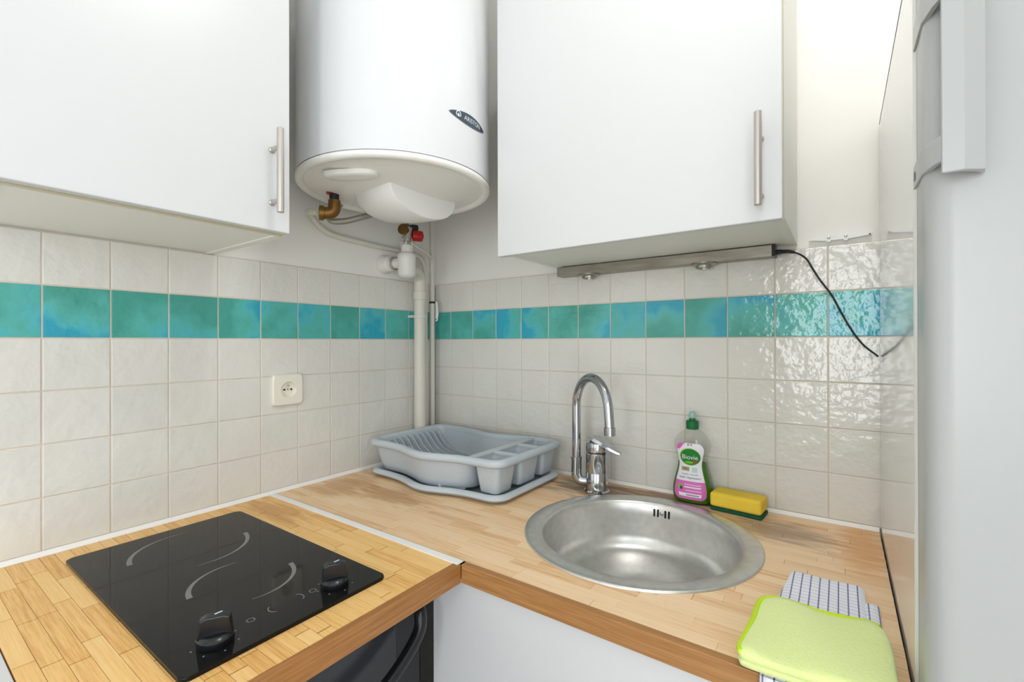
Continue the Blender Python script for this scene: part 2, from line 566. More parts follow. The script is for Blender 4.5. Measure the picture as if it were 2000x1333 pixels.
for i, (a, b) in enumerate(zip(jr, jr[1:])):
    for r in range(-4, 2):
        put_tile('R', a, b, r, wb, tr_[min(i, len(tr_) - 1)])
# sealant beads where the worktops meet the tiles
struct(MB().prism([(0.0, TOP + .001), (0.07, TOP + .001), (0.055, TOP + .03), (0.0, TOP + .085)], 'y', -11.2, -1.3).build('trim_1', 'caulk'))
tb = MB()
tb.prism([(0.0, TOP + .001), (-0.05, TOP + .001), (-0.035, TOP + .03), (0.0, TOP + .08)], 'x', 0.1, 12.8)
struct(tb.build('trim_2', 'caulk'))

# ------------------------------------------------------------------ worktops of glued bamboo strips
SINK = (8.70, -2.95)
R_OUT, R_IN, R_CUT = 2.33, 1.96, 2.13
THK = 0.33
XL, YB = 6.62, -6.06                       # front of the left run, front of the back run
YEND = -11.2
def strip_mesh(lx, ly, mat):
    key = ('strip', round(lx, 2), round(ly, 3), mat)
    if key not in cache:
        b = MB().box(-lx / 2, lx / 2, -ly / 2, ly / 2, -0.2, 0.0)
        me = b.mesh('strip', W(0, 0, 0))
        me.materials.append(M[mat])
        cache[key] = me
    return cache[key]
def add_strip(parent, x0, x1, y0, y1, mat, ge, gs):
    if x1 - x0 < 0.05:
        return
    lx = round(x1 - x0 - ge, 2)
    o = bpy.data.objects.new('strip', strip_mesh(lx, round(y1 - y0 - gs, 3), mat))
    COL.objects.link(o)
    o.parent = parent
    o.location = W((x0 + x1) / 2, (y0 + y1) / 2, TOP + random.uniform(-0.002, 0.0)) - ORG[parent.name]
SW = 0.212
# left run, holding the hob
w1 = thing('worktop', 3.3, -8.6, TOP - THK, 'warm orange bamboo worktop under the black hob, along the socket wall', 'worktop')
MB().box(0.0, XL - 0.02, YEND, YB - 0.06, TOP - THK, TOP - 0.012).build('core', 'wood_core', w1)
MB().box(XL - 0.14, XL, YEND, YB, TOP - THK, TOP - .001, bev=0.012).build('edge_band', 'bamboo_edge_shaded_y', w1)
rnd = random.Random(3)
y = YB - 0.05
while y > YEND + 0.05:
    y0 = max(y - SW, YEND)
    x = 0.0
    e = rnd.uniform(0.4, 1.6)
    ends = [0.0]
    while e < XL - 0.3:
        ends.append(e)
        e += rnd.uniform(1.35, 1.75)
    ends.append(XL - 0.14)
    for a, b in zip(ends, ends[1:]):
        add_strip(w1, a, b, y0, y, 'bamboo_warm', 0.02, 0.005)
    y -= SW
# back run, holding the sink
w2 = thing('worktop', 6.4, -3.0, TOP - THK, 'pale worn bamboo worktop around the round sink', 'worktop')
YF = YB + 0.14
rows = []
y = 0.0
while y > YF + 0.02:
    y0 = max(y - SW, YF)
    rows.append((y0, y))
    y -= SW
for (y0, y1) in rows:
    ym = (y0 + y1) / 2 - SINK[1]
    cut = math.sqrt(R_CUT ** 2 - ym ** 2) if abs(ym) < R_CUT else 0
    e = rnd.uniform(0.3, 1.5)
    ends = [0.0]
    while e < 12.5:
        ends.append(e)
        e += rnd.uniform(1.4, 1.9)
    ends.append(12.8)
    for a, b in zip(ends, ends[1:]):
        if cut:
            l, r = SINK[0] - cut, SINK[0] + cut
            add_strip(w2, a, min(b, l), y0, y1, 'bamboo_pale', 0.003, 0.0005)
            add_strip(w2, max(a, r), b, y0, y1, 'bamboo_pale', 0.003, 0.0005)
        else:
            add_strip(w2, a, b, y0, y1, 'bamboo_pale', 0.003, 0.0005)
# core board with the round cut-out
core = MB()
n = 64
circ = [(SINK[0] + R_CUT * math.cos(2 * math.pi * i / n), SINK[1] + R_CUT * math.sin(2 * math.pi * i / n)) for i in range(n)]
def edge_pt(a):
    dx, dy = math.cos(a), math.sin(a)
    ts = []
    if dx > 1e-9: ts.append((12.8 - SINK[0]) / dx)
    if dx < -1e-9: ts.append((0.0 - SINK[0]) / dx)
    if dy > 1e-9: ts.append((0.0 - SINK[1]) / dy)
    if dy < -1e-9: ts.append((YF - SINK[1]) / dy)
    t = min(ts)
    return (SINK[0] + dx * t, SINK[1] + dy * t)
angs = sorted({2 * math.pi * i / n for i in range(n)} | {math.atan2(yy - SINK[1], xx - SINK[0]) % (2 * math.pi) for xx in (0.0, 12.8) for yy in (0.0, YF)})
inner = [(SINK[0] + R_CUT * math.cos(a), SINK[1] + R_CUT * math.sin(a)) for a in angs]
outer = [edge_pt(a) for a in angs]
zt, zb = TOP - 0.012, TOP - THK
core.loft([[(x, y, zt) for x, y in inner], [(x, y, zt) for x, y in outer], [(x, y, zb) for x, y in outer], [(x, y, zb) for x, y in inner], [(x, y, zt) for x, y in inner]])
bmesh.ops.remove_doubles(core.bm, verts=core.bm.verts[:], dist=1e-5)
core.build('core', 'wood_core', w2)
MB().box(XL, 12.8, YB, YF, TOP - THK, TOP - .001, bev=0.012).build('edge_band', 'bamboo_edge_shaded', w2)
# white joint strip between the two runs
js = MB().box(0.07, 6.59, -6.125, -5.955, TOP, TOP + 0.018, bev=0.006)
tag(js.build('joint_strip', 'caulk'), 'flat white joint strip across the worktop between hob and dish rack', 'strip')

# ------------------------------------------------------------------ cabinets below the worktops
bc = thing('base_cabinet', 9.3, -3.0, FLOOR, 'light grey-white base cabinet below the sink', 'cabinet')
MB().box(5.76, 12.78, -5.9, -5.71, FLOOR + 1.0, TOP - THK - 0.03, bev=0.02).build('door', 'white_lacquer', bc)
body = MB()
body.box(5.76, 5.94, -5.7, -0.1, FLOOR + 0.05, TOP - THK - .01).box(12.6, 12.78, -5.7, -0.1, FLOOR + 0.05, TOP - THK - .01)
body.box(5.94, 12.6, -5.7, -0.1, FLOOR + 1.0, FLOOR + 1.18)
body.build('carcass', 'carcass', bc)
MB().box(5.94, 12.6, -5.3, -5.15, FLOOR, FLOOR + 1.0).build('plinth', 'carcass', bc)
ov = thing('undercounter_oven', 3.0, -8.6, FLOOR, 'glossy black appliance below the worktop that holds the hob', 'oven')
MB().box(0.3, 5.45, -11.0, -6.1, FLOOR, TOP - THK - 0.04, bev=0.03).build('body', 'black_plastic', ov)
fr_ = MB().box(5.45, 5.66, -10.95, -6.12, FLOOR + 0.6, TOP - THK - 0.08, bev=0.04)
door = fr_.build('door', 'black_plastic', ov)
MB().box(5.66, 5.70, -10.6, -6.75, FLOOR + 2.4, TOP - THK - 0.35, bev=0.015).build('glass', 'oven_dark', door)
hd = MB().tube(smooth_path([(5.66, -6.4, -4.75), (5.95, -6.42, -4.95), (6.05, -6.6, -5.3), (6.08, -7.4, -5.75), (6.08, -8.6, -5.95), (6.08, -9.8, -5.75), (6.05, -10.6, -5.3), (5.95, -10.75, -4.95), (5.66, -10.77, -4.75)], 6), 0.11, 12)
hd.build('handle', 'black_plastic', door)
ep = MB().box(0.0, 6.6, YEND - 0.2, YEND - 0.005, FLOOR, TOP - 0.02, bev=0.01)
tag(ep.build('end_panel', 'white_lacquer'), 'white end panel closing the hob worktop, away from the sink', 'panel')

# ------------------------------------------------------------------ ceramic hob
hob = thing('hob', 3.33, -8.63, TOP, 'black glass two-zone hob with two control knobs', 'hob')
HX0, HX1, HY0, HY1, HT = 0.74, 5.92, -10.12, -7.15, TOP + 0.06
def rrect(x0, x1, y0, y1, r, n=6):
    pts = []
    for cx, cy, a0 in ((x1 - r, y1 - r, 0), (x0 + r, y1 - r, 90), (x0 + r, y0 + r, 180), (x1 - r, y0 + r, 270)):
        for i in range(n + 1):
            a = math.radians(a0 + 90 * i / n)
            pts.append((cx + r * math.cos(a), cy + r * math.sin(a)))
    return pts
MB().prism(rrect(HX0, HX1, HY0, HY1, 0.09), 'z', TOP, HT, bev=0.018).build('glass_plate', 'black_glass', hob)
def ring_arc(cx, cy, r, a0, a1, w0, w1, n=30):
    b = MB()
    rows = []
    for i in range(n + 1):
        t = i / n
        a = math.radians(a0 + (a1 - a0) * t)
        w = w0 + (w1 - w0) * t
        rows.append([(cx + (r - w / 2) * math.cos(a), cy + (r - w / 2) * math.sin(a), HT + .002), (cx + (r + w / 2) * math.cos(a), cy + (r + w / 2) * math.sin(a), HT + .002)])
    return b.grid(rows)
for cx, cy, r in ((2.07, -8.60, 0.92), (4.12, -8.60, 0.75)):
    ring_arc(cx, cy, r, -96, -196, 0.085, 0.012).build('zone_marking', 'zone_print', hob)
    ring_arc(cx, cy, r, 84, -16, 0.085, 0.012).build('zone_marking', 'zone_print', hob)
for cy, s in ((-9.08, 1), (-8.14, -1)):
    ring_arc(5.37, cy, 0.05, 0, 360, 0.014, 0.014).build('zone_symbol', 'zone_print', hob)
for cy, a in ((-8.70, -150), (-8.42, 30)):
    ring_arc(5.36, cy, 0.12, a, a + 120, 0.016, 0.016, 12).build('zone_symbol', 'zone_print', hob)
for ky in (-7.84, -9.58):
    kx = 5.50
    for a in range(-150, 151, 50):
        ar = math.radians(a)
        d = MB().lathe((kx + 0.27 * math.cos(ar), ky + 0.27 * math.sin(ar), HT), [(0.013, 0), (0.013, 0.003)], seg=8)
        d.build('dial_dot', 'zone_print', hob)
    kb = MB().lathe((kx, ky, HT), [(0.2, 0.0), (0.215, 0.03), (0.21, 0.09), (0.18, 0.13), (0.13, 0.15)], seg=36)
    kn = kb.build('knob', 'black_plastic', hob)
    g = MB().prism([(-0.2, 0.1), (-0.17, 0.34), (-0.1, 0.37), (0.1, 0.37), (0.17, 0.34), (0.2, 0.1)], 'y', -0.075, 0.075, bev=0.02)
    bmesh.ops.rotate(g.bm, cent=(0, 0, 0), matrix=Matrix.Rotation(math.radians(60), 3, 'Z'), verts=g.bm.verts[:])
    bmesh.ops.translate(g.bm, vec=(kx, ky, HT), verts=g.bm.verts[:])
    g.build('grip', 'black_plastic', kn)
    pm = MB().box(-0.01, 0.01, -0.01, 0.08, 0.372, 0.376)
    bmesh.ops.translate(pm.bm, vec=(kx, ky, HT), verts=pm.bm.verts[:])
    pm.build('pointer', 'badge_print', kn)

# ------------------------------------------------------------------ round sink
sk = thing('sink', SINK[0], SINK[1], TOP, 'round brushed steel sink set in the pale worktop', 'sink')
DB = TOP - 1.22
prof = [(R_OUT, 0.0), (R_OUT, 0.02), (R_OUT - 0.03, 0.038), (R_OUT - 0.1, 0.042), (R_IN + 0.05, 0.03), (R_IN, 0.0), (R_IN - 0.03, -0.06), (R_IN - 0.05, -0.3), (R_IN - 0.08, -0.8),
        (R_IN - 0.14, -0.98), (R_IN - 0.27, -1.1), (R_IN - 0.5, -1.17), (1.0, -1.2), (0.58, -1.22), (0.54, -1.25), (0.3, -1.27), (0.05, -1.28)]
# the outside of the bowl, a steel thickness away
prof2 = [(0.05, -1.31), (0.56, -1.29), (R_IN - 0.46, -1.20), (R_IN - 0.22, -1.12), (R_IN - 0.1, -0.98), (R_IN - 0.05, -0.8), (R_IN - 0.02, -0.3), (R_IN + .02, -0.04), (R_IN + .08, 0.0), (R_OUT, 0.0)]
MB().lathe((SINK[0], SINK[1], TOP), prof + prof2, seg=96, cap0=False, cap1=False).build('bowl', 'steel', sk, sharp=60)
MB().lathe((SINK[0], SINK[1], TOP), [(0.5, -1.262), (0.5, -1.235), (0.44, -1.225), (0.36, -1.25), (0.1, -1.255)], seg=40).build('drain', 'chrome', sk)
for i in range(6):
    a = i * math.pi / 3
    MB().lathe((SINK[0] + 0.22 * math.cos(a), SINK[1] + 0.22 * math.sin(a), TOP - 1.2535), [(0.05, 0), (0.05, 0.006)], seg=12).build('drain_hole', 'hole', sk)
oa = math.radians(92.7)
for da in (-5.2, -2.6, 2.6, 5.2):
    a = oa + math.radians(da)
    rr = R_IN - 0.046
    t = Vector((-math.sin(a), math.cos(a), 0)); nrm = Vector((-math.cos(a), -math.sin(a), 0))
    c = Vector((SINK[0] + rr * math.cos(a), SINK[1] + rr * math.sin(a), TOP - 0.21))
    b = MB()
    loop = []
    for q in range(16):
        ang = 2 * math.pi * q / 16
        zz = 0.022 * math.sin(ang) + (0.07 if math.sin(ang) > 0 else -0.07)
        loop.append(c + t * 0.022 * math.cos(ang) + Vector((0, 0, zz)))
    b.loft([[p - nrm * 0.01 for p in loop], [p + nrm * 0.01 for p in loop]], True, True)
    b.build('overflow_slot', 'hole', sk)
a = oa
c = Vector((SINK[0] + (R_IN - 0.046) * math.cos(a), SINK[1] + (R_IN - 0.046) * math.sin(a), TOP - 0.21))
MB().lathe(c, [(0.045, -0.01), (0.045, 0.015), (0.03, 0.03), (0.01, 0.032)], axis=(-math.cos(a), -math.sin(a), 0), seg=20).build('overflow_screw', 'chrome', sk)

# ------------------------------------------------------------------ kitchen tap
BX, BY = 6.86, -0.93
tp = thing('kitchen_tap', BX, BY, TOP, 'chrome single-lever tap with a tall curved swivel spout', 'tap')
MB().lathe((BX, BY, TOP), [(0.34, 0), (0.34, 0.025), (0.305, 0.05), (0.29, 0.06), (0.29, 0.5), (0.285, 0.51), (0.285, 0.525), (0.29, 0.535), (0.29, 1.0), (0.27, 1.03), (0.2, 1.04)], seg=40).build('body', 'chrome', tp)
hl = MB().lathe((BX, BY, TOP + 1.045), [(0.22, 0), (0.28, 0.01), (0.285, 0.12), (0.27, 0.24), (0.2, 0.31), (0.1, 0.34)], seg=36).build('cartridge_cap', 'chrome', tp)
ld = Vector((0.80, 0.05, 0)).normalized()      # lever points to the viewer's right
lp = Vector((-ld.y, ld.x, 0))
c0 = Vector((BX, BY, TOP + 1.36))
rows = []
for t, w, dz, th in ((-0.2, 0.17, 0.07, 0.06), (0.0, 0.24, 0.03, 0.09), (0.2, 0.22, -0.07, 0.08), (0.42, 0.15, -0.20, 0.06), (0.58, 0.11, -0.27, 0.045), (0.66, 0.07, -0.295, 0.035)):
    c = c0 + ld * t + Vector((0, 0, dz))
    rows.append([c - lp * w - Vector((0, 0, th / 2)), c - lp * w * 0.85 + Vector((0, 0, th / 2)), c + lp * w * 0.85 + Vector((0, 0, th / 2)), c + lp * w - Vector((0, 0, th / 2)), c - Vector((0, 0, th * 0.8))])
MB().loft(rows, True, True).build('lever', 'chrome', tp, sharp=50)
MB().lathe(Vector((BX, BY, TOP + 1.13)) + (ld - lp).normalized() * 0.25, [(0.035, 0), (0.035, 0.012), (0.02, 0.018)], axis=(ld - lp), seg=14).build('temperature_mark', 'badge', tp)
RX, RY = 6.36, -1.12
MB().tube(smooth_path([(BX - 0.1, BY - 0.04, TOP + 0.26), (BX - 0.28, BY - 0.11, TOP + 0.25), (RX + 0.06, RY + 0.03, TOP + 0.28), (RX, RY, TOP + 0.42), (RX, RY, TOP + 0.6), (RX, RY, TOP + 0.86)], 8), 0.138, 18).build('elbow', 'chrome', tp)
MB().lathe((RX, RY, TOP + 0.84), [(0.13, 0), (0.15, 0.005), (0.15, 0.05), (0.11, 0.06)], seg=28).build('collar', 'chrome', tp)
sd = Vector((0.85, -0.53, 0)).normalized()
reach = 1.5
top_z, bot_z = -1.02, -2.05
pts = [Vector((RX, RY, TOP + 0.88)), Vector((RX, RY, -2.6)), Vector((RX, RY, -2.2))]
cz = -1.83
for i in range(0, 17):
    a = math.pi * i / 16
    pts.append(Vector((RX, RY, 0)) + sd * (reach / 2 * (1 - math.cos(a))) + Vector((0, 0, cz + 0.82 * math.sin(a))))
end = Vector((RX, RY, 0)) + sd * (reach + 0.02)
pts += [Vector((end.x, end.y, -2.08)) + sd * 0.01, Vector((end.x, end.y, -2.16)) + sd * 0.015]
MB().tube(pts, 0.116, 20).build('spout', 'chrome', tp)
MB().lathe((end.x + sd.x * .015, end.y + sd.y * .015, -2.33), [(0.09, 0.0), (0.138, 0.0), (0.138, 0.19), (0.115, 0.2)], seg=28).build('aerator', 'chrome', tp)

# ------------------------------------------------------------------ dish rack: drip tray and basket
def wave(x):
    return 0.34 * math.exp(-((x - 3.15) / 0.85) ** 2)
def rloop(x0, x1, y0, y1, r, z, n=6, m=22):
    base = rrect(x0, x1, y0, y1, r, n)
    out = []
    k = len(base)
    for i in range(k):
        a, b = base[i], base[(i + 1) % k]
        L = math.hypot(b[0] - a[0], b[1] - a[1])
        steps = max(1, int(L / 0.16)) if L > 0.3 else 1
        steps = m if abs(b[0] - a[0]) > 2 else (10 if L > 0.5 else 1)
        for j in range(steps):
            t = j / steps
            out.append((a[0] + (b[0] - a[0]) * t, a[1] + (b[1] - a[1]) * t))
    return [(x, y - wave(x), z) for x, y in out]
ty0, ty1 = -3.46, -0.42
tr0 = thing('drip_tray', 3.0, -2.0, TOP, 'shallow grey-blue plastic drip tray beneath the dish basket', 'tray')
tb = MB()
e = [(0.30, TOP), (0.10, TOP + 0.05), (0.02, TOP + 0.07), (-0.03, TOP + 0.13), (0.0, TOP + 0.2), (0.08, TOP + 0.23), (0.16, TOP + 0.2), (0.19, TOP + 0.12), (0.34, TOP + 0.05)]
tb.loft([rloop(0.62 + d, 5.52 - d, ty0 + d, ty1 - d, 0.4 - d * 0.4, z) for d, z in e], True, True)
tb.build('tray', 'rack', tr0, sharp=60)
rk = thing('dish_basket', 3.0, -2.0, TOP + 0.06, 'grey-blue speckled plastic dish basket with plate ribs and cutlery pockets', 'dish rack')
RZ = -2.96                                   # top of the rim
rb = MB()
e = [(0.06, RZ - 0.2), (-0.02, RZ - 0.2), (-0.06, RZ - 0.14), (-0.04, RZ - 0.04), (0.03, RZ), (0.12, RZ - 0.02), (0.15, RZ - 0.08), (0.14, RZ - 0.2), (0.06, RZ - 0.2)]
rb.loft([rloop(0.61 + d, 5.5 - d, ty0 + d, ty1 - d + 0.05, 0.36 - d * 0.3, z) for d, z in e])
bmesh.ops.remove_doubles(rb.bm, verts=rb.bm.verts[:], dist=1e-4)
rb.build('rim', 'rack', rk, sharp=60)
BZ = TOP + 0.13
bn = MB()
e = [(0.10, RZ - 0.15, 0.0), (0.13, RZ - 0.4, 0.0), (0.2, BZ + 0.25, 0.0), (0.26, BZ + 0.08, 0), (0.4, BZ, 0)]
inn = [(0.44, BZ + .035, 0), (0.32, BZ + 0.1, 0), (0.24, BZ + 0.27, 0), (0.17, RZ - 0.4, 0), (0.14, RZ - 0.15, 0)]
bn.loft([rloop(0.58 + d, 4.52 - d * 0.6, ty0 + d, ty1 - d + 0.05, 0.34, z) for d, z, _ in e], False, True)
bn.loft([rloop(0.58 + d, 4.52 - d * 0.6, ty0 + d, ty1 - d + 0.05, 0.32, z) for d, z, _ in inn], True, False)
bn.build('bin', 'rack', rk, sharp=50)
# partition top between the plates and the cutlery side
MB().box(4.42, 4.64, ty0 + 0.15, ty1 - 0.1, RZ - 0.2, RZ - 0.03, bev=0.03).build('partition', 'rack', rk)
for (pa, pb) in ((-3.34, -2.52), (-2.36, -1.42), (-1.26, -0.52)):
    b = MB()
    wv = 0.02
    pk = lambda d, z, r: [(x, y, z) for x, y in rrect(4.62 + d, 5.40 - d, pa + d * 0.8, pb - d * 0.8, r)]
    b.loft([pk(d, z, 0.12) for d, z in ((0.0, RZ - 0.13), (0.05, RZ - 0.5), (0.1, TOP + 0.24), (0.16, TOP + 0.18))], False, True)
    b.loft([pk(d, z, 0.11) for d, z in ((0.2, TOP + 0.22), (0.14, TOP + 0.28), (0.09, RZ - 0.5), (0.04, RZ - 0.13))], True, False)
    b.build('cutlery_pocket', 'rack', rk, sharp=50)
for yy in (-2.44, -1.34):
    MB().box(4.5, 5.4, yy - 0.09, yy + 0.09, RZ - 0.16, RZ - 0.04, bev=0.03).build('divider', 'rack', rk)
for i in range(11):
    yy = -3.10 + i * 0.235
    path = smooth_path([(0.74, 0, RZ - 0.22), (0.95, 0, RZ - 0.34), (1.15, 0, RZ - 0.58), (1.42, 0, BZ + 0.22), (1.85, 0, BZ + 0.11), (2.6, 0, BZ + 0.09), (4.2, 0, BZ + 0.09)], 5)
    b = MB()
    loops = []
    for p in path:
        yw = yy - wave(p.x)
        loops.append([(p.x, yw - 0.022, p.z - 0.07), (p.x, yw + 0.022, p.z - 0.07), (p.x, yw + 0.018, p.z + 0.1), (p.x, yw - 0.018, p.z + 0.1)])
    b.loft(loops, True, True)
    b.build('rib', 'rack', rk)
MB().box(3.55, 3.62, -3.5, -0.75, BZ + 0.02, BZ + 0.12, bev=0.01).build('cross_rib', 'rack', rk)

# ------------------------------------------------------------------ bottle of washing-up liquid
bt = thing('soap_bottle', 9.15, -0.32, TOP, 'half-empty clear bottle of green washing-up liquid, pink and white label', 'bottle')
BCX, BCY, BH = 9.15, -0.32, 1.82
def interp(tab, z):
    n = len(tab)
    for i in range(n - 1):
        if z <= tab[i + 1][0] or i == n - 2:
            z0, a0 = tab[i]; z1, a1 = tab[i + 1]
            h = z1 - z0
            t = min(max((z - z0) / h, 0), 1)
            s0 = (a1 - tab[i - 1][1]) / (z1 - tab[i - 1][0]) if i > 0 else (a1 - a0) / h
            s1 = (tab[i + 2][1] - a0) / (tab[i + 2][0] - z0) if i < n - 2 else (a1 - a0) / h
            return (2 * t ** 3 - 3 * t * t + 1) * a0 + (t ** 3 - 2 * t * t + t) * h * s0 + (3 * t * t - 2 * t ** 3) * a1 + (t ** 3 - t * t) * h * s1
HWT = [(0.0, 0.38), (0.06, 0.44), (0.30, 0.475), (0.55, 0.43), (0.92, 0.345), (1.12, 0.36), (1.42, 0.43), (1.58, 0.375), (1.70, 0.27), (1.82, 0.145)]
HDT = [(0.0, 0.20), (0.06, 0.25), (0.30, 0.27), (0.92, 0.23), (1.42, 0.25), (1.58, 0.235), (1.70, 0.19), (1.82, 0.14)]
def bottle_loop(z, inset=0.0, n=40):
    a, b = interp(HWT, z) - inset, interp(HDT, z) - inset
    out = []
    for i in range(n):
        q = 2 * math.pi * i / n
        cx, sy = math.cos(q), math.sin(q)
        ex = 0.8
        out.append((BCX + a * math.copysign(abs(cx) ** ex, cx), BCY + b * math.copysign(abs(sy) ** ex, sy), TOP + z))
    return out
zs = [0.0, 0.02, 0.06] + [0.1 + i * 0.06 for i in range(29)]
zs = [z for z in zs if z < 1.82] + [1.82]
MB().loft([bottle_loop(z) for z in zs], True, True).build('bottle', 'pet', bt, sharp=60)
LQ = 0.98
lz = [0.03, 0.06] + [0.1 + i * 0.06 for i in range(15)] + [LQ]
MB().loft([bottle_loop(z, 0.012) for z in lz], True, True).build('liquid', 'liquid', bt, sharp=60)
MB().lathe((BCX, BCY, TOP + 1.80), [(0.145, 0), (0.15, 0.02), (0.15, 0.19), (0.13, 0.21), (0.075, 0.215), (0.07, 0.27), (0.05, 0.275)], seg=32).build('cap', 'cap_green', bt)
MB().lathe((BCX, BCY, TOP + 2.07), [(0.075, 0.0), (0.085, 0.02), (0.08, 0.12), (0.06, 0.15), (0.02, 0.16)], seg=24).build('nozzle', 'nozzle', bt)
def front(x, z, off):
    a, b = interp(HWT, z), interp(HDT, z)
    q = min(abs(x) / a, 0.999)
    return (BCX + x, BCY - b * (1 - q ** 2.5) ** 0.4 - off, TOP + z)
def label_rows(name, rows, off, mat, parent, ncol=14):
    b = MB()
    b.grid([[front(xl + (xr - xl) * i / ncol, z, off) for i in range(ncol + 1)] for z, xl, xr in rows])
    return b.build(name, mat, parent)
def lab_w(z):
    return interp([(0.10, 0.22), (0.16, 0.34), (0.3, 0.375), (0.5, 0.35), (0.92, 0.262), (1.12, 0.28), (1.32, 0.315), (1.42, 0.29), (1.5, 0.20)], z)
LZ = [0.12 + i * 0.04 for i in range(36)]
LZ = [z for z in LZ if z <= 1.5]
lb = label_rows('label', [(z, -lab_w(z), lab_w(z)) for z in LZ], 0.006, 'label_white', bt, 20)
label_rows('label_pink_area', [(z, -lab_w(z), lab_w(z)) for z in LZ if z <= 0.56], 0.009, 'label_pink', lb, 20)
label_rows('label_pink_area', [(z, -lab_w(z), -0.1 - 0.16 * (1.5 - z) / 0.2) for z in (1.32, 1.36, 1.40, 1.44, 1.48)], 0.009, 'label_pink', lb, 6)
def oval(cx, cz, a, b, off, mat, name, n=18, tilt=0.0):
    rows = []
    for i in range(n + 1):
        t = -math.pi / 2 + math.pi * i / n
        z = cz + b * math.sin(t)
        w = a * math.cos(t)
        sh = tilt * math.sin(t)
        rows.append((z, cx - w + sh, cx + w + sh))
    return label_rows(name, rows, off, mat, lb, 12)
oval(0.0, 1.15, 0.245, 0.21, 0.009, 'label_lime', 'logo_ground')
oval(0.01, 1.15, 0.228, 0.192, 0.012, 'label_green', 'logo_ground')
oval(-0.02, 1.015, 0.1, 0.03, 0.015, 'label_lime', 'logo_leaf')
oval(0.12, 1.04, 0.045, 0.028, 0.017, 'label_red', 'logo_berry')
label_rows('label_badge', [(0.80, -0.2, -0.01), (0.85, -0.2, -0.01), (0.90, -0.2, -0.01)], 0.009, 'label_tan', lb, 6)
label_rows('label_badge', [(0.78, 0.05, 0.17), (0.84, 0.05, 0.17), (0.90, 0.05, 0.17)], 0.009, 'label_mint', lb, 6)
label_rows('label_panel', [(0.19, -0.25, 0.26), (0.23, -0.26, 0.27), (0.27, -0.27, 0.27)], 0.012, 'label_white', lb, 12)
label_rows('label_print', [(0.215, -0.08, 0.22), (0.24, -0.08, 0.22)], 0.015, 'label_grey', lb, 8)
for zz, x0, x1, hh in ((0.475, -0.13, 0.26, 0.014), (0.415, -0.13, 0.26, 0.03), (0.335, -0.1, 0.27, 0.014)):
    label_rows('label_print', [(zz - hh / 2, x0, x1), (zz + hh / 2, x0, x1)], 0.012, 'label_white', lb, 8)
oval(-0.23, 0.41, 0.05, 0.07, 0.012, 'label_lime', 'label_picture')
oval(-0.2, 0.38, 0.03, 0.04, 0.015, 'label_ink', 'label_picture')
for x0, mt in ((-0.035, 'label_ink'), (0.0, 'label_white'), (0.035, 'label_red')):
    label_rows('label_flag', [(1.43, x0 - .016, x0 + .016), (1.46, x0 - .016, x0 + .016)], 0.013, mt, lb, 2)
def label_text(body, size, cx, cz, off, mat, slope=0.0, sx=1.0):
    vs, fs = text_mesh(body, size)
    b = MB().raw([front(cx + x * sx, cz + yy + slope * x, off) for x, yy in vs], fs)
    return b.build('label_lettering', mat, lb)
label_text('Biovie', 0.155, 0.0, 1.14, 0.02, 'label_white')
label_text('97%', 0.06, -0.105, 0.85, 0.014, 'label_ink')
label_text('liquide vaisselle', 0.062, 0.0, 0.725, 0.012, 'label_grey')
label_text('super dégraissant', 0.072, 0.0, 0.645, 0.012, 'label_ink')

# ------------------------------------------------------------------ sponge
sp_ = thing('sponge', 10.2, -0.4, TOP, 'yellow foam sponge with a green scouring side, beside the soap bottle', 'sponge')
def slab(x0, x1, y0, y1, z0, z1, bev):
    b = MB().box(x0, x1, y0, y1, z0, z1, bev=bev, seg=3)
    bmesh.ops.rotate(b.bm, cent=(10.2, -0.42, 0), matrix=Matrix.Rotation(math.radians(-6), 3, 'Z'), verts=b.bm.verts[:])
    return b
slab(9.66, 10.76, -0.72, -0.12, TOP, TOP + 0.085, 0.03).build('scourer', 'scour', sp_)
slab(9.64, 10.75, -0.715, -0.12, TOP + 0.085, TOP + 0.42, 0.07).build('foam', 'foam', sp_)

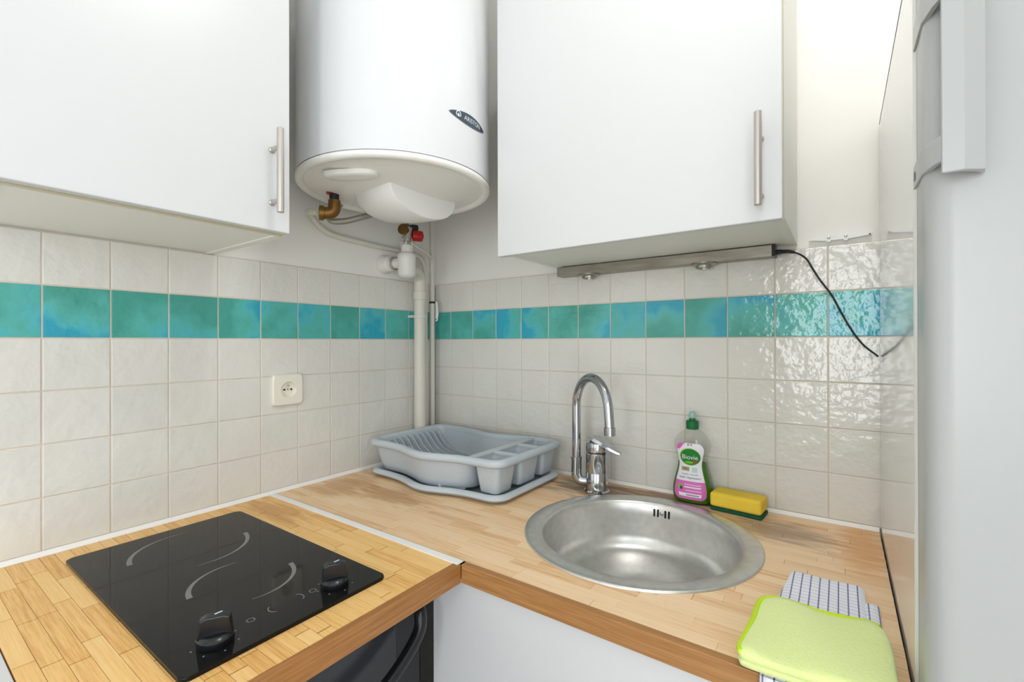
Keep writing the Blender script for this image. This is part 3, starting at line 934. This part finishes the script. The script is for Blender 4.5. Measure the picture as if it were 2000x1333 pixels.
# ------------------------------------------------------------------ tea towel and microfibre cloth
def cloth_obj(name, label, cat, path, left, right, thick, mat, ncol=24, ripple=0.0, usub=None):
    """A folded cloth: path = list of (y, z) of the underside, left/right = x at each path point."""
    b = MB()
    uvl = b.bm.loops.layers.uv.new('UVMap')
    n = len(path)
    tops, bots = [], []
    L = 0
    info = {}
    for i, (y, z) in enumerate(path):
        if i:
            L += math.hypot(y - path[i - 1][0], z - path[i - 1][1])
        a = path[max(i - 1, 0)]; c = path[min(i + 1, n - 1)]
        t = Vector((0, c[0] - a[0], c[1] - a[1])).normalized()
        nrm = Vector((0, t.z, -t.y))
        if nrm.z < 0 and abs(nrm.z) > 0.05: nrm = -nrm
        if abs(nrm.z) <= 0.05 and nrm.y > 0: nrm = -nrm
        rt_, rb_ = [], []
        for j in range(ncol + 1):
            s = j / ncol
            x = left[i] + (right[i] - left[i]) * s
            edge = min(s, 1 - s) * ncol
            ee = min(1.0, 0.35 + 0.65 * edge / 1.5) if edge < 1.5 else 1.0
            endf = min(1.0, 0.4 + 0.6 * min(i, n - 1 - i))
            h = thick * ee * endf + ripple * (math.sin(x * 9 + y * 3) + math.sin(x * 4 - y * 7)) * 0.5 * min(1, edge / 3)
            p0 = Vector((x, y, z))
            vt = b.v(p0 + nrm * max(h, 0.004)); vb = b.v(p0)
            info[vt] = (x * S, L * S); info[vb] = (x * S, L * S)
            rt_.append(vt); rb_.append(vb)
        tops.append(rt_); bots.append(rb_)
    def q(vs):
        f = b.face(vs)
        if f:
            for lp_ in f.loops: lp_[uvl].uv = info[lp_.vert]
    for i in range(n - 1):
        for j in range(ncol):
            q((tops[i][j], tops[i][j + 1], tops[i + 1][j + 1], tops[i + 1][j]))
            q((bots[i][j], bots[i + 1][j], bots[i + 1][j + 1], bots[i][j + 1]))
        q((tops[i][0], tops[i + 1][0], bots[i + 1][0], bots[i][0]))
        q((tops[i][-1], bots[i][-1], bots[i + 1][-1], tops[i + 1][-1]))
    for j in range(ncol):
        q((tops[0][j], bots[0][j], bots[0][j + 1], tops[0][j + 1]))
        q((tops[-1][j], tops[-1][j + 1], bots[-1][j + 1], bots[-1][j]))
    return b
def lerp(tab, t):
    for (a, va), (b_, vb) in zip(tab, tab[1:]):
        if t <= b_:
            return va + (vb - va) * (t - a) / (b_ - a)
    return tab[-1][1]
# towel: two folded layers on the worktop, the lower one slightly wider, hanging over the front edge
path = [(-3.02 - i * 0.12, TOP + 0.006) for i in range(25)] + [(-6.02, TOP + 0.006), (-6.075, TOP - 0.01), (-6.09, TOP - 0.1)] + [(-6.1, TOP - 0.2 - i * 0.1) for i in range(9)]
nn = len(path)
lf = [lerp([(0, 11.46), (10, 11.34), (nn, 11.36)], i) for i in range(nn)]
rg = [lerp([(0, 12.44), (nn, 12.52)], i) for i in range(nn)]
tw = cloth_obj('towel', '', '', path, lf, rg, 0.07, 'towel', ripple=0.012)
tag(tw.build('tea_towel', 'towel', sharp=50), 'white tea towel with thin blue checks, partly under the lime cloth', 'towel')
fl = cloth_obj('fold', '', '', [(-3.5 - i * 0.12, TOP + 0.006) for i in range(20)], [12.4] * 20, [12.6] * 20, 0.045, 'towel', ncol=6)
fo = fl.build('fold', 'towel', bpy.data.objects['tea_towel'], sharp=50)
# lime cloth: outline traced in plan on the worktop, three soft layers
TL = TOP + 0.085
lm = thing('microfibre_cloth', 11.9, -5.1, TL, 'folded lime green microfibre cloth lying on the checked tea towel', 'cloth')
ctl = [(11.19, -4.80), (11.34, -4.62), (11.55, -4.58), (11.9, -4.64), (12.24, -4.60), (12.48, -4.56), (12.61, -4.72), (12.65, -5.1), (12.65, -5.6), (12.63, -6.08), (12.3, -6.16), (11.7, -6.18), (11.25, -6.2), (11.13, -6.14), (11.13, -5.9), (11.17, -5.35)]
P = [Vector((x, y, 0)) for x, y in ctl]
outl = []
for i in range(len(P)):
    a, b_, c, d = P[i - 1], P[i], P[(i + 1) % len(P)], P[(i + 2) % len(P)]
    for j in range(6):
        t = j / 6
        outl.append(0.5 * ((2 * b_) + (c - a) * t + (2 * a - 5 * b_ + 4 * c - d) * t * t + (3 * b_ - a - 3 * c + d) * t ** 3))
cen = Vector((11.88, -5.38, 0))
def cl_loop(sc_, z):
    out = []
    for p in outl:
        q = cen + (p - cen) * sc_
        dz = 0.018 * math.sin(q.x * 6 + q.y * 2.4) * (1 if sc_ < 0.97 else 0.3)
        out.append((q.x, q.y, z + (dz if z > TL + 0.09 else 0)))
    return out
lb_ = MB()
lb_.loft([cl_loop(s_, TL + z) for s_, z in ((0.9, 0.0), (0.985, 0.01), (1.0, 0.05), (0.99, 0.08), (0.975, 0.085), (0.995, 0.1), (1.0, 0.14), (0.985, 0.17), (0.95, 0.19), (0.85, 0.20), (0.65, 0.205), (0.4, 0.21), (0.15, 0.21))], True, True)
lb_.build('cloth', 'lime', lm, sharp=80)
hm = [cen + (p - cen) * 0.985 for p in outl]
seg1 = [Vector((p.x, p.y, TL + 0.165)) for p in hm[-20:]] + [Vector((p.x, p.y, TL + 0.165)) for p in hm[:34]]
MB().tube(seg1, 0.035, 8).build('hem', 'lime_hem', lm)

# ------------------------------------------------------------------ wall socket
so = thing('wall_socket', 0.0, -5.62, -1.77, 'cream single wall socket with earth pin on the tiles', 'socket')
cy_, cz_ = -5.60, -1.36
n = 48
an_ = [2 * math.pi * i / n for i in range(n)]
def sq(a, h, x):
    c_, s_ = math.cos(a), math.sin(a)
    e = 5.0
    r = h / (abs(c_) ** (2 * e) + abs(s_) ** (2 * e)) ** (1 / (2 * e))
    return (x, -5.615 + r * c_, -1.357 + r * s_)
def ci(a, r, x):
    return (x, cy_ + r * math.cos(a), cz_ + r * math.sin(a))
pb_ = MB()
pb_.loft([[sq(a, 0.415, 0.0) for a in an_], [sq(a, 0.415, 0.07) for a in an_], [sq(a, 0.39, 0.1) for a in an_], [ci(a, 0.215, 0.1) for a in an_], [ci(a, 0.2, 0.03) for a in an_]], False, True)
pb_.build('plate', 'outlet', so, sharp=25)
for dy, dz, r in ((-0.095, -0.0, 0.026), (0.095, 0.0, 0.026)):
    MB().lathe((0.03, cy_ + dy, cz_ + dz), [(r, 0), (r, 0.013)], axis=(1, 0, 0), seg=14).build('hole', 'hole', so)
MB().lathe((0.03, cy_, cz_ + 0.005), [(0.02, 0), (0.02, 0.012)], axis=(1, 0, 0), seg=12).build('screw', 'zone_print', so)
MB().lathe((0.03, cy_ - 0.01, cz_ + 0.1), [(0.025, 0), (0.025, 0.06), (0.012, 0.075)], axis=(1, 0, 0), seg=14).build('earth_pin', 'satin_nickel', so)

# ------------------------------------------------------------------ wall cabinets
def bar_handle(door, pts, mat='satin_nickel'):
    """pts: bottom, top of the bar, and two (root, tip) pairs of posts"""
    b0, b1, posts = pts
    h = MB().lathe(b0, [(0.05, 0.0), (0.062, 0.01), (0.062, (Vector(b1) - Vector(b0)).length - 0.01), (0.05, (Vector(b1) - Vector(b0)).length)], axis=Vector(b1) - Vector(b0), seg=20)
    ho = h.build('handle', mat, door)
    for a, b in posts:
        L = (Vector(b) - Vector(a)).length
        MB().lathe(a, [(0.06, 0), (0.06, 0.03), (0.045, 0.05), (0.045, L)], axis=Vector(b) - Vector(a), seg=14).build('handle_post', mat, ho)
ZC = 9.0
c1 = thing('wall_cabinet', 1.6, -9.3, 2.0, 'white wall cabinet over the hob, bar handle by the water heater', 'cabinet')
cb = MB()
cb.box(-0.05, 3.1, -7.54, -7.36, 2.0, ZC).box(-0.05, 3.1, -11.36, -11.18, 2.0, ZC).box(-0.05, 3.1, -11.18, -7.54, 2.02, 2.2).box(-0.05, 3.1, -11.18, -7.54, ZC - .18, ZC).box(-0.05, 0.05, -11.18, -7.54, 2.2, ZC - .18)
cb.build('carcass', 'carcass', c1)
MB().box(3.1, 3.115, -11.36, -7.36, 2.0, 2.19).build('edging', 'edge_cream', c1)
d1 = MB().box(3.14, 3.34, -11.37, -7.375, 2.035, ZC, bev=0.018).build('door', 'white_lacquer', c1)
bar_handle(d1, ((3.66, -7.73, 2.32), (3.66, -7.73, 3.9), [((3.34, -7.73, 2.56), (3.66, -7.73, 2.56)), ((3.34, -7.73, 3.56), (3.66, -7.73, 3.56))]))
c2 = thing('wall_cabinet', 8.35, -1.6, 2.08, 'white wall cabinet over the sink with the light bar below it', 'cabinet')
cb = MB()
cb.box(5.31, 5.49, -2.98, 0.05, 2.08, ZC).box(11.18, 11.36, -2.98, 0.05, 2.08, ZC).box(5.49, 11.18, -2.98, 0.05, 2.10, 2.28).box(5.49, 11.18, -2.98, 0.05, ZC - .18, ZC).box(5.49, 11.18, -0.05, 0.05, 2.28, ZC - .18)
cb.build('carcass', 'carcass', c2)
MB().box(11.18, 11.36, -2.995, -2.98, 2.08, ZC).build('edging', 'edge_cream', c2)
d2 = MB().box(5.29, 11.35, -3.2, -3.01, 1.995, ZC, bev=0.018).build('door', 'white_lacquer', c2)
bar_handle(d2, ((11.02, -3.5, 2.2), (11.02, -3.5, 3.79), [((11.02, -3.2, 2.42), (11.02, -3.5, 2.42)), ((11.02, -3.2, 3.42), (11.02, -3.5, 3.42))]))

# ------------------------------------------------------------------ light bar under the right cabinet
lbz0, lbz1 = 1.82, 2.075
lg = thing('light_bar', 8.2, -0.2, lbz0, 'slim brushed steel light bar with two spots under the sink cabinet', 'light')
MB().box(5.36, 10.9, -0.40, -0.02, lbz0, lbz1, bev=0.008).build('housing', 'bar_steel', lg)
MB().box(10.9, 10.97, -0.40, -0.02, lbz0, lbz1, bev=0.01).build('end_cap', 'black_plastic', lg)
for sx in (6.33, 9.42):
    s1 = MB().lathe((sx, -0.27, lbz0), [(0.3, 0.0), (0.3, -0.03), (0.26, -0.055), (0.2, -0.06), (0.185, -0.12), (0.15, -0.12), (0.14, -0.06)], seg=36).build('spot', 'spot_metal', lg)
    MB().lathe((sx, -0.27, lbz0 - 0.085), [(0.135, 0), (0.135, 0.02)], seg=28).build('lens', 'hole', s1)
pl = MB().tube([(10.97, -0.2, 1.93), (11.05, -0.2, 1.93), (11.06, -0.2, 1.93), (11.2, -0.18, 1.925), (11.32, -0.15, 1.9)], [0.055, 0.055, 0.045, 0.04, 0.03], 14).build('plug', 'cord', lg)
MB().tube(smooth_path([(11.30, -0.15, 1.905), (11.44, -0.1, 1.83), (11.55, -0.06, 1.72), (11.66, -0.045, 1.5), (11.79, -0.045, 1.25), (12.0, -0.045, 0.9), (12.14, -0.045, 0.58), (12.32, -0.045, 0.19), (12.53, -0.045, -0.16), (12.79, -0.045, -0.42)], 8), 0.02, 10).build('cable', 'cord', lg)

# white sash hook on the wall beside the cabinet
wh = thing('wall_hook', 12.1, -0.05, 2.06, 'small white metal window hook screwed to the wall by the fridge', 'hook')
MB().prism([(11.58, 2.135), (11.9, 2.20), (12.3, 2.22), (12.69, 2.165), (12.69, 2.13), (12.3, 2.10), (11.9, 2.10)], 'y', -0.03, 0.055, bev=0.01).build('plate', 'white_metal', wh)
for xx in (11.95, 12.25):
    MB().lathe((xx, -0.03, 2.16), [(0.03, 0), (0.03, 0.01), (0.015, 0.018)], axis=(0, -1, 0), seg=12).build('screw', 'satin_nickel', wh)
    MB().box(xx - 0.04, xx + 0.04, -0.05, 0.05, 2.06, 2.12, bev=0.01).build('lug', 'white_metal', wh)
MB().lathe((12.66, -0.03, 2.148), [(0.016, 0), (0.016, 0.006)], axis=(0, -1, 0), seg=10).build('hole', 'hole', wh)

# ------------------------------------------------------------------ water heater
HC = (2.76, -4.18)
HR = 2.39
HZ = 3.84
wh_ = thing('water_heater', HC[0], HC[1], HZ, 'white cylindrical electric water heater hung in the corner', 'water heater')
MB().lathe((HC[0], HC[1], 0), [(HR, HZ + 0.1), (HR, HZ + 7.0), (HR - 0.15, HZ + 7.25), (HR - 0.6, HZ + 7.4), (0.2, HZ + 7.45)], seg=96, cap0=False).build('tank', 'enamel', wh_)
capo = MB().lathe((HC[0], HC[1], 0), [(HR - 0.03, HZ + 0.12), (HR - 0.012, HZ + 0.085), (HR + 0.012, HZ + 0.07), (HR + 0.02, HZ - 0.01), (HR - 0.03, HZ - 0.05), (HR - 0.13, HZ - 0.06), (HR - 0.16, HZ - 0.03), (HR - 0.18, HZ + 0.03), (HR - 0.34, HZ + 0.02), (HR - 0.7, HZ - 0.07), (HR - 1.3, HZ - 0.13), (HR - 1.9, HZ - 0.15), (0.05, HZ - 0.15)], seg=96, cap0=False).build('bottom_cover', 'heater_cap', wh_, sharp=60)
# half-round terminal cover below
def hump_loop(x, yc, hw, zt, dep, n=22):
    out = []
    for i in range(n + 1):
        t = math.pi * i / n
        out.append((x, yc - hw * math.cos(t), zt - dep * math.sin(t) ** 0.8))
    return out
hb = MB()
hb.loft([hump_loop(x, yc, w, HZ - 0.02, d) for x, yc, w, d in ((1.62, -3.86, 0.72, 0.34), (1.72, -3.86, 0.85, 0.50), (1.95, -3.85, 0.98, 0.60), (2.6, -3.84, 1.1, 0.68), (3.38, -3.83, 1.15, 0.72), (3.44, -3.83, 1.13, 0.70))], True, True)
hb.build('terminal_cover', 'hump', capo, sharp=45)
# embossed grip recess
eb = MB()
cx_, cy2 = 3.02, -5.75
loops = []
for s_, z in ((1.0, HZ - 0.05), (0.97, HZ - 0.13), (0.88, HZ - 0.16), (0.5, HZ - 0.165)):
    lp_ = []
    for i in range(32):
        q = 2 * math.pi * i / 32
        lx = 0.66 * s_ * math.copysign(abs(math.cos(q)) ** 0.6, math.cos(q))
        ly = 0.25 * s_ * math.copysign(abs(math.sin(q)) ** 0.8, math.sin(q))
        an = math.radians(28)
        lp_.append((cx_ + lx * math.cos(an) - ly * math.sin(an), cy2 + lx * math.sin(an) + ly * math.cos(an), z))
    loops.append(lp_)
eb.loft(loops, True, True).build('grip_emboss', 'heater_cap', capo, sharp=60)
MB().box(0.0 - 0.06, HC[0] - 2.0, -5.2, -3.2, HZ + 4.6, HZ + 5.0).build('wall_bracket', 'white_metal', wh_)
MB().box(0.0 - 0.06, HC[0] - 2.0, -5.2, -3.2, HZ + 1.2, HZ + 1.5).build('wall_bracket', 'white_metal', wh_)
# badge
def on_tank(a, z, off):
    r = HR + off
    return (HC[0] + r * math.cos(a), HC[1] + r * math.sin(a), z)
A0, A1, BZc = math.radians(-13.0), math.radians(18.6), 5.035
bd = MB()
rows = []
for i in range(31):
    t = i / 30
    a = A0 + (A1 - A0) * t
    h = 0.135 * (math.sin(math.pi * t ** 1.0)) ** 0.72
    rows.append([on_tank(a, BZc - h + (2 * h) * j / 6, 0.012) for j in range(7)])
bdo = bd.grid(rows).build('badge', 'badge', wh_)
vs, fs = text_mesh('ARISTON', 0.15)
MB().raw([on_tank((A0 + A1) / 2 + math.radians(2.4) + x / HR, BZc + yy, 0.018) for x, yy in vs], fs).build('badge_lettering', 'badge_print', bdo)
am = math.radians(-6.6)
def emb(pts):
    return [on_tank(am + x / HR, BZc + z, 0.018) for x, z in pts]
em = MB()
ring_o = [(0.075 * math.cos(math.radians(q)), 0.085 * math.sin(math.radians(q)) + 0.01) for q in range(-35, 216, 10)]
ring_i = [(0.052 * math.cos(math.radians(q)), 0.062 * math.sin(math.radians(q)) + 0.01) for q in range(-35, 216, 10)]
em.grid([emb([a, b]) for a, b in zip(ring_o, ring_i)])
em.grid([emb([(-0.03, -0.045), (0.03, -0.045)]), emb([(-0.03, 0.0), (0.03, 0.0)]), emb([(-0.005, 0.035), (0.005, 0.035)])])
em.build('badge_emblem', 'badge_print', bdo)

# fittings below the heater
bf = thing('brass_elbow', 1.4, -5.1, 3.3, 'aged brass elbow under the water heater outlet', 'pipe fitting')
MB().lathe((1.4, -5.1, HZ - 0.02), [(0.2, 0.0), (0.2, -0.05), (0.12, -0.06)], seg=24).build('gasket', 'red', bf)
MB().lathe((1.4, -5.1, HZ - 0.07), [(0.12, 0.0), (0.12, -0.16), (0.1, -0.17)], seg=24).build('sleeve', 'black_rubber', bf)
MB().lathe((1.4, -5.1, HZ - 0.23), [(0.13, 0.0), (0.155, -0.01), (0.155, -0.12), (0.13, -0.13)], seg=8).build('nut', 'brass', bf)
MB().tube(smooth_path([(1.4, -5.1, HZ - 0.34), (1.4, -5.1, HZ - 0.45), (1.37, -5.14, HZ - 0.54), (1.3, -5.24, HZ - 0.58), (1.24, -5.34, HZ - 0.59)], 6), 0.155, 18).build('bend', 'brass', bf)
MB().lathe((1.26, -5.3, HZ - 0.59), [(0.155, 0), (0.19, 0.01), (0.19, 0.12), (0.12, 0.13)], axis=(-0.5, -0.85, 0), seg=20).build('collar', 'brass', bf)
hp = MB().tube(smooth_path([(1.18, -5.42, 3.25), (0.75, -5.42, 3.34), (0.3, -5.1, 3.44), (0.1, -4.92, 3.42), (0.06, -4.75, 3.27), (0.06, -4.45, 3.1), (0.06, -4.0, 3.03), (0.06, -3.2, 3.0), (0.06, -2.4, 2.98), (0.06, -1.6, 2.97), (0.06, -1.1, 2.95), (0.07, -0.85, 2.9), (0.12, -0.74, 2.75), (0.18, -0.70, 2.5), (0.2, -0.69, 2.0), (0.2, -0.69, 0), (0.2, -0.69, TOP)], 8), 0.075, 14)
tag(hp.build('hot_water_pipe', 'pipe_paint'), 'painted pipe curving from the brass elbow along the wall into the corner', 'pipe')
fh = thing('flexible_hose', 1.3, -4.5, 3.1, 'braided flexible hose looping behind the heater fittings', 'hose')
MB().tube(smooth_path([(0.95, -4.6, 3.72), (0.85, -4.75, 3.5), (0.82, -4.85, 3.3), (0.9, -4.8, 3.2), (1.05, -4.5, 3.25), (1.25, -4.1, 3.42), (1.35, -3.8, 3.55)], 8), 0.085, 14).build('hose', 'steel_braid', fh)
VX, VY = 1.02, -2.27
sv = thing('safety_valve', VX, VY, 3.0, 'heater safety valve with a red knob and black lever', 'valve')
MB().lathe((VX, VY, 3.08), [(0.13, 0), (0.13, 0.1), (0.17, 0.12), (0.17, 0.42), (0.13, 0.45)], seg=20).build('body', 'satin_nickel', sv)
MB().tube(smooth_path([(VX, VY, 3.45), (VX + .02, VY - .05, 3.6), (1.3, -2.7, 3.62), (1.5, -2.9, 3.64)], 6), 0.09, 14).build('riser', 'satin_nickel', sv)
MB().lathe((VX + .02, VY, 3.40), [(0.12, 0), (0.12, 0.2), (0.16, 0.21), (0.16, 0.31), (0.1, 0.32)], axis=(0.3, -1, 0), seg=16).build('inlet', 'brass', sv)
MB().lathe((VX + .04, VY + .1, 3.52), [(0.11, 0), (0.12, 0.1), (0.12, 0.22), (0.08, 0.24)], axis=(0.4, 1, 0), seg=16).build('lever', 'black_rubber', sv)
kd = Vector((0.62, 0.78, -0.05)).normalized()
kc = Vector((VX + .09, VY + .14, 3.28))
MB().lathe(kc, [(0.14, 0), (0.17, 0.02), (0.17, 0.28), (0.15, 0.32), (0.07, 0.33)], axis=kd, seg=24).build('red_knob', 'red', sv)
MB().lathe(kc + kd * 0.325, [(0.07, 0), (0.07, 0.02), (0.04, 0.025)], axis=kd, seg=16).build('knob_screw', 'badge', sv)
SX, SY = 0.97, -2.24
sf = thing('siphon', SX, SY, 1.93, 'white plastic siphon funnel hanging below the safety valve', 'siphon')
MB().lathe((SX, SY, 0), [(0.1, 1.93), (0.22, 1.97), (0.27, 2.04), (0.275, 2.48), (0.285, 2.5), (0.285, 2.66), (0.27, 2.68), (0.22, 2.73), (0.18, 2.75), (0.175, 2.96), (0.15, 2.98), (0.12, 2.9)], seg=36).build('cup', 'pvc', sf, sharp=40)
for a in (0.6, 2.2, 3.8, 5.4):
    px, py = SX + 0.16 * math.cos(a), SY + 0.16 * math.sin(a)
    MB().box(px - 0.02, px + 0.02, py - 0.02, py + 0.02, 2.68, 3.08, bev=0.006).build('strut', 'pvc', sf)
MB().tube([(SX - .1, SY, 2.42), (0.5, -2.27, 2.44), (0.0, -2.3, 2.45)], 0.17, 20).build('side_outlet', 'pvc', sf)
MB().lathe((0.4, -2.275, 2.44), [(0.17, 0), (0.22, 0.01), (0.22, 0.08), (0.17, 0.09)], axis=(1, 0.06, 0), seg=24).build('collar', 'satin_nickel', sf)
MB().lathe((-.04, -2.3, 2.45), [(0.3, 0), (0.3, 0.05), (0.25, 0.3), (0.2, 0.34)], axis=(1, 0, 0), seg=24).build('wall_collar', 'pvc', sf)
dp = thing('drain_pipe', 0.35, -1.1, TOP, 'thick white painted drain pipe standing in the tiled corner', 'pipe')
MB().tube(smooth_path([(0.9, -2.05, 2.2), (0.75, -1.8, 2.24), (0.55, -1.45, 2.24), (0.41, -1.2, 2.14), (0.36, -1.11, 1.95), (0.35, -1.1, 1.6)], 8) + [Vector((0.35, -1.1, 0.5)), Vector((0.35, -1.1, TOP))], 0.2, 24).build('pipe', 'pipe_paint', dp)
MB().lathe((0.35, -1.1, 1.35), [(0.2, 0), (0.225, 0.01), (0.225, 0.28), (0.2, 0.3)], seg=28).build('socket_joint', 'pipe_paint', dp)
MB().lathe((0.35, -1.1, 0.72), [(0.2, 0), (0.22, 0.005), (0.22, 0.12), (0.2, 0.125)], seg=28).build('clip', 'pipe_paint', dp)
MB().box(0.0, 0.2, -1.34, -1.2, 0.74, 0.83, bev=0.02).build('clip_lug', 'pipe_paint', dp)
cp = thing('supply_pipe', 0.28, -0.4, TOP, 'thin painted water pipe in the corner with a pipe clip', 'pipe')
MB().tube([(0.26, -0.42, TOP), (0.26, -0.42, 0), (0.26, -0.42, 3.0), (0.26, -0.42, 9.0)], 0.085, 16).build('pipe', 'pipe_paint', cp)
MB().tube(smooth_path([(1.0, -2.1, 3.08), (0.85, -1.6, 2.98), (0.6, -1.0, 2.93), (0.4, -0.62, 2.86), (0.3, -0.5, 2.7), (0.26, -0.46, 2.4)], 8), 0.055, 12).build('branch', 'pipe_paint', cp)
MB().lathe((0.26, -0.42, 1.28), [(0.085, 0), (0.105, 0.005), (0.105, 0.07), (0.085, 0.075)], seg=20).build('clip', 'grime', cp)
MB().prism([(0.34, 0.64), (0.42, 0.66), (0.47, 0.9), (0.45, 1.2), (0.4, 1.36), (0.34, 1.34), (0.37, 1.1), (0.36, 0.85)], 'y', -0.36, -0.3, bev=0.015).build('clip_hook', 'white_metal', cp)
MB().lathe((0.39, -0.36, 0.72), [(0.022, 0), (0.022, 0.008)], axis=(0, -1, 0), seg=10).build('clip_screw', 'hole', cp)

# ------------------------------------------------------------------ refrigerator
FX, FXR = 12.82, 18.8
FT = 4.40
fg = thing('refrigerator', 15.8, -3.2, FLOOR, 'tall white refrigerator with a bracketed bar handle, beside the worktop', 'refrigerator')
MB().box(FX, FXR, -5.40, -0.04, FLOOR + 0.1, FT, bev=0.03).build('body', 'fridge', fg)
MB().box(FX - 0.004, FX + 0.1, -5.38, -0.05, FT - 0.012, FT + 0.012).build('top_seam', 'badge', fg)
MB().box(FX + 0.03, FXR - 0.03, -5.75, -5.40, FLOOR + 0.3, FT - 0.05).build('gasket', 'gasket', fg)
def rdoor(z0, z1):
    pl_ = []
    n_ = 8
    r = 0.22
    pl_.append((FX, -5.75))
    for i in range(n_ + 1):
        a = math.radians(180 + 90 * i / n_)
        pl_.append((FX + r + r * math.cos(a), -6.32 + r + r * math.sin(a)))
    for t in (0.25, 0.5, 0.75):
        pl_.append((FX + r + (FXR - FX - 2 * r) * t, -6.32 - 0.12 * math.sin(math.pi * t)))
    for i in range(n_ + 1):
        a = math.radians(270 + 90 * i / n_)
        pl_.append((FXR - r + r * math.cos(a), -6.32 + r + r * math.sin(a)))
    pl_.append((FXR, -5.75))
    return MB().prism(pl_, 'z', z0, z1, bev=0.03)
d_up = rdoor(FLOOR + 0.5, FT).build('door', 'fridge_door_shaded', fg, sharp=40)
hb_ = MB()
hp_ = [(12.90, -6.545), (12.905, -6.575), (13.05, -6.585), (13.2, -6.49), (13.22, -6.36), (13.19, -6.36), (13.15, -6.46), (13.03, -6.55), (12.95, -6.545)]
hb_.prism(hp_, 'z', 1.43, 3.45, bev=0.01)
hnd = hb_.build('handle', 'fridge_door_shaded', d_up)
for z0, z1 in ((1.55, 1.79), (3.05, 3.3)):
    pth = [(12.80, -5.62), (12.80, -5.9), (12.805, -6.18), (12.86, -6.42), (12.915, -6.575), (12.935, -6.57), (12.9, -6.42), (12.86, -6.2), (12.822, -5.95), (12.822, -5.62)]
    MB().prism(pth, 'z', z0, z1, bev=0.008).build('handle_bracket', 'fridge_door_shaded', hnd)
MB().box(12.793, 12.802, -5.78, -5.70, 1.62, 1.70).build('screw_slot', 'badge', hnd)

# ------------------------------------------------------------------ added lamp, standing in for flash bounced off the ceiling
cl = thing('bounce_flash_lamp', 12.0, -7.0, CEIL - 0.9, 'round flush ceiling lamp with a white glass shade, added in place of bounced flash', 'lamp')
MB().lathe((12.0, -7.0, CEIL), [(1.7, 0), (1.7, -0.15), (1.6, -0.2)], seg=40).build('base', 'white_metal', cl)
k = NT('lamp_glass')
k.set(Base_Color=(1, 1, 1, 1), Emission_Color=(1.0, 0.98, 0.95, 1), Emission_Strength=17.0)
M['lamp_glass'] = k.m
MB().lathe((12.0, -7.0, CEIL - 0.2), [(1.55, 0), (1.5, -0.25), (1.25, -0.5), (0.8, -0.65), (0.05, -0.7)], seg=40).build('shade', 'lamp_glass', cl)
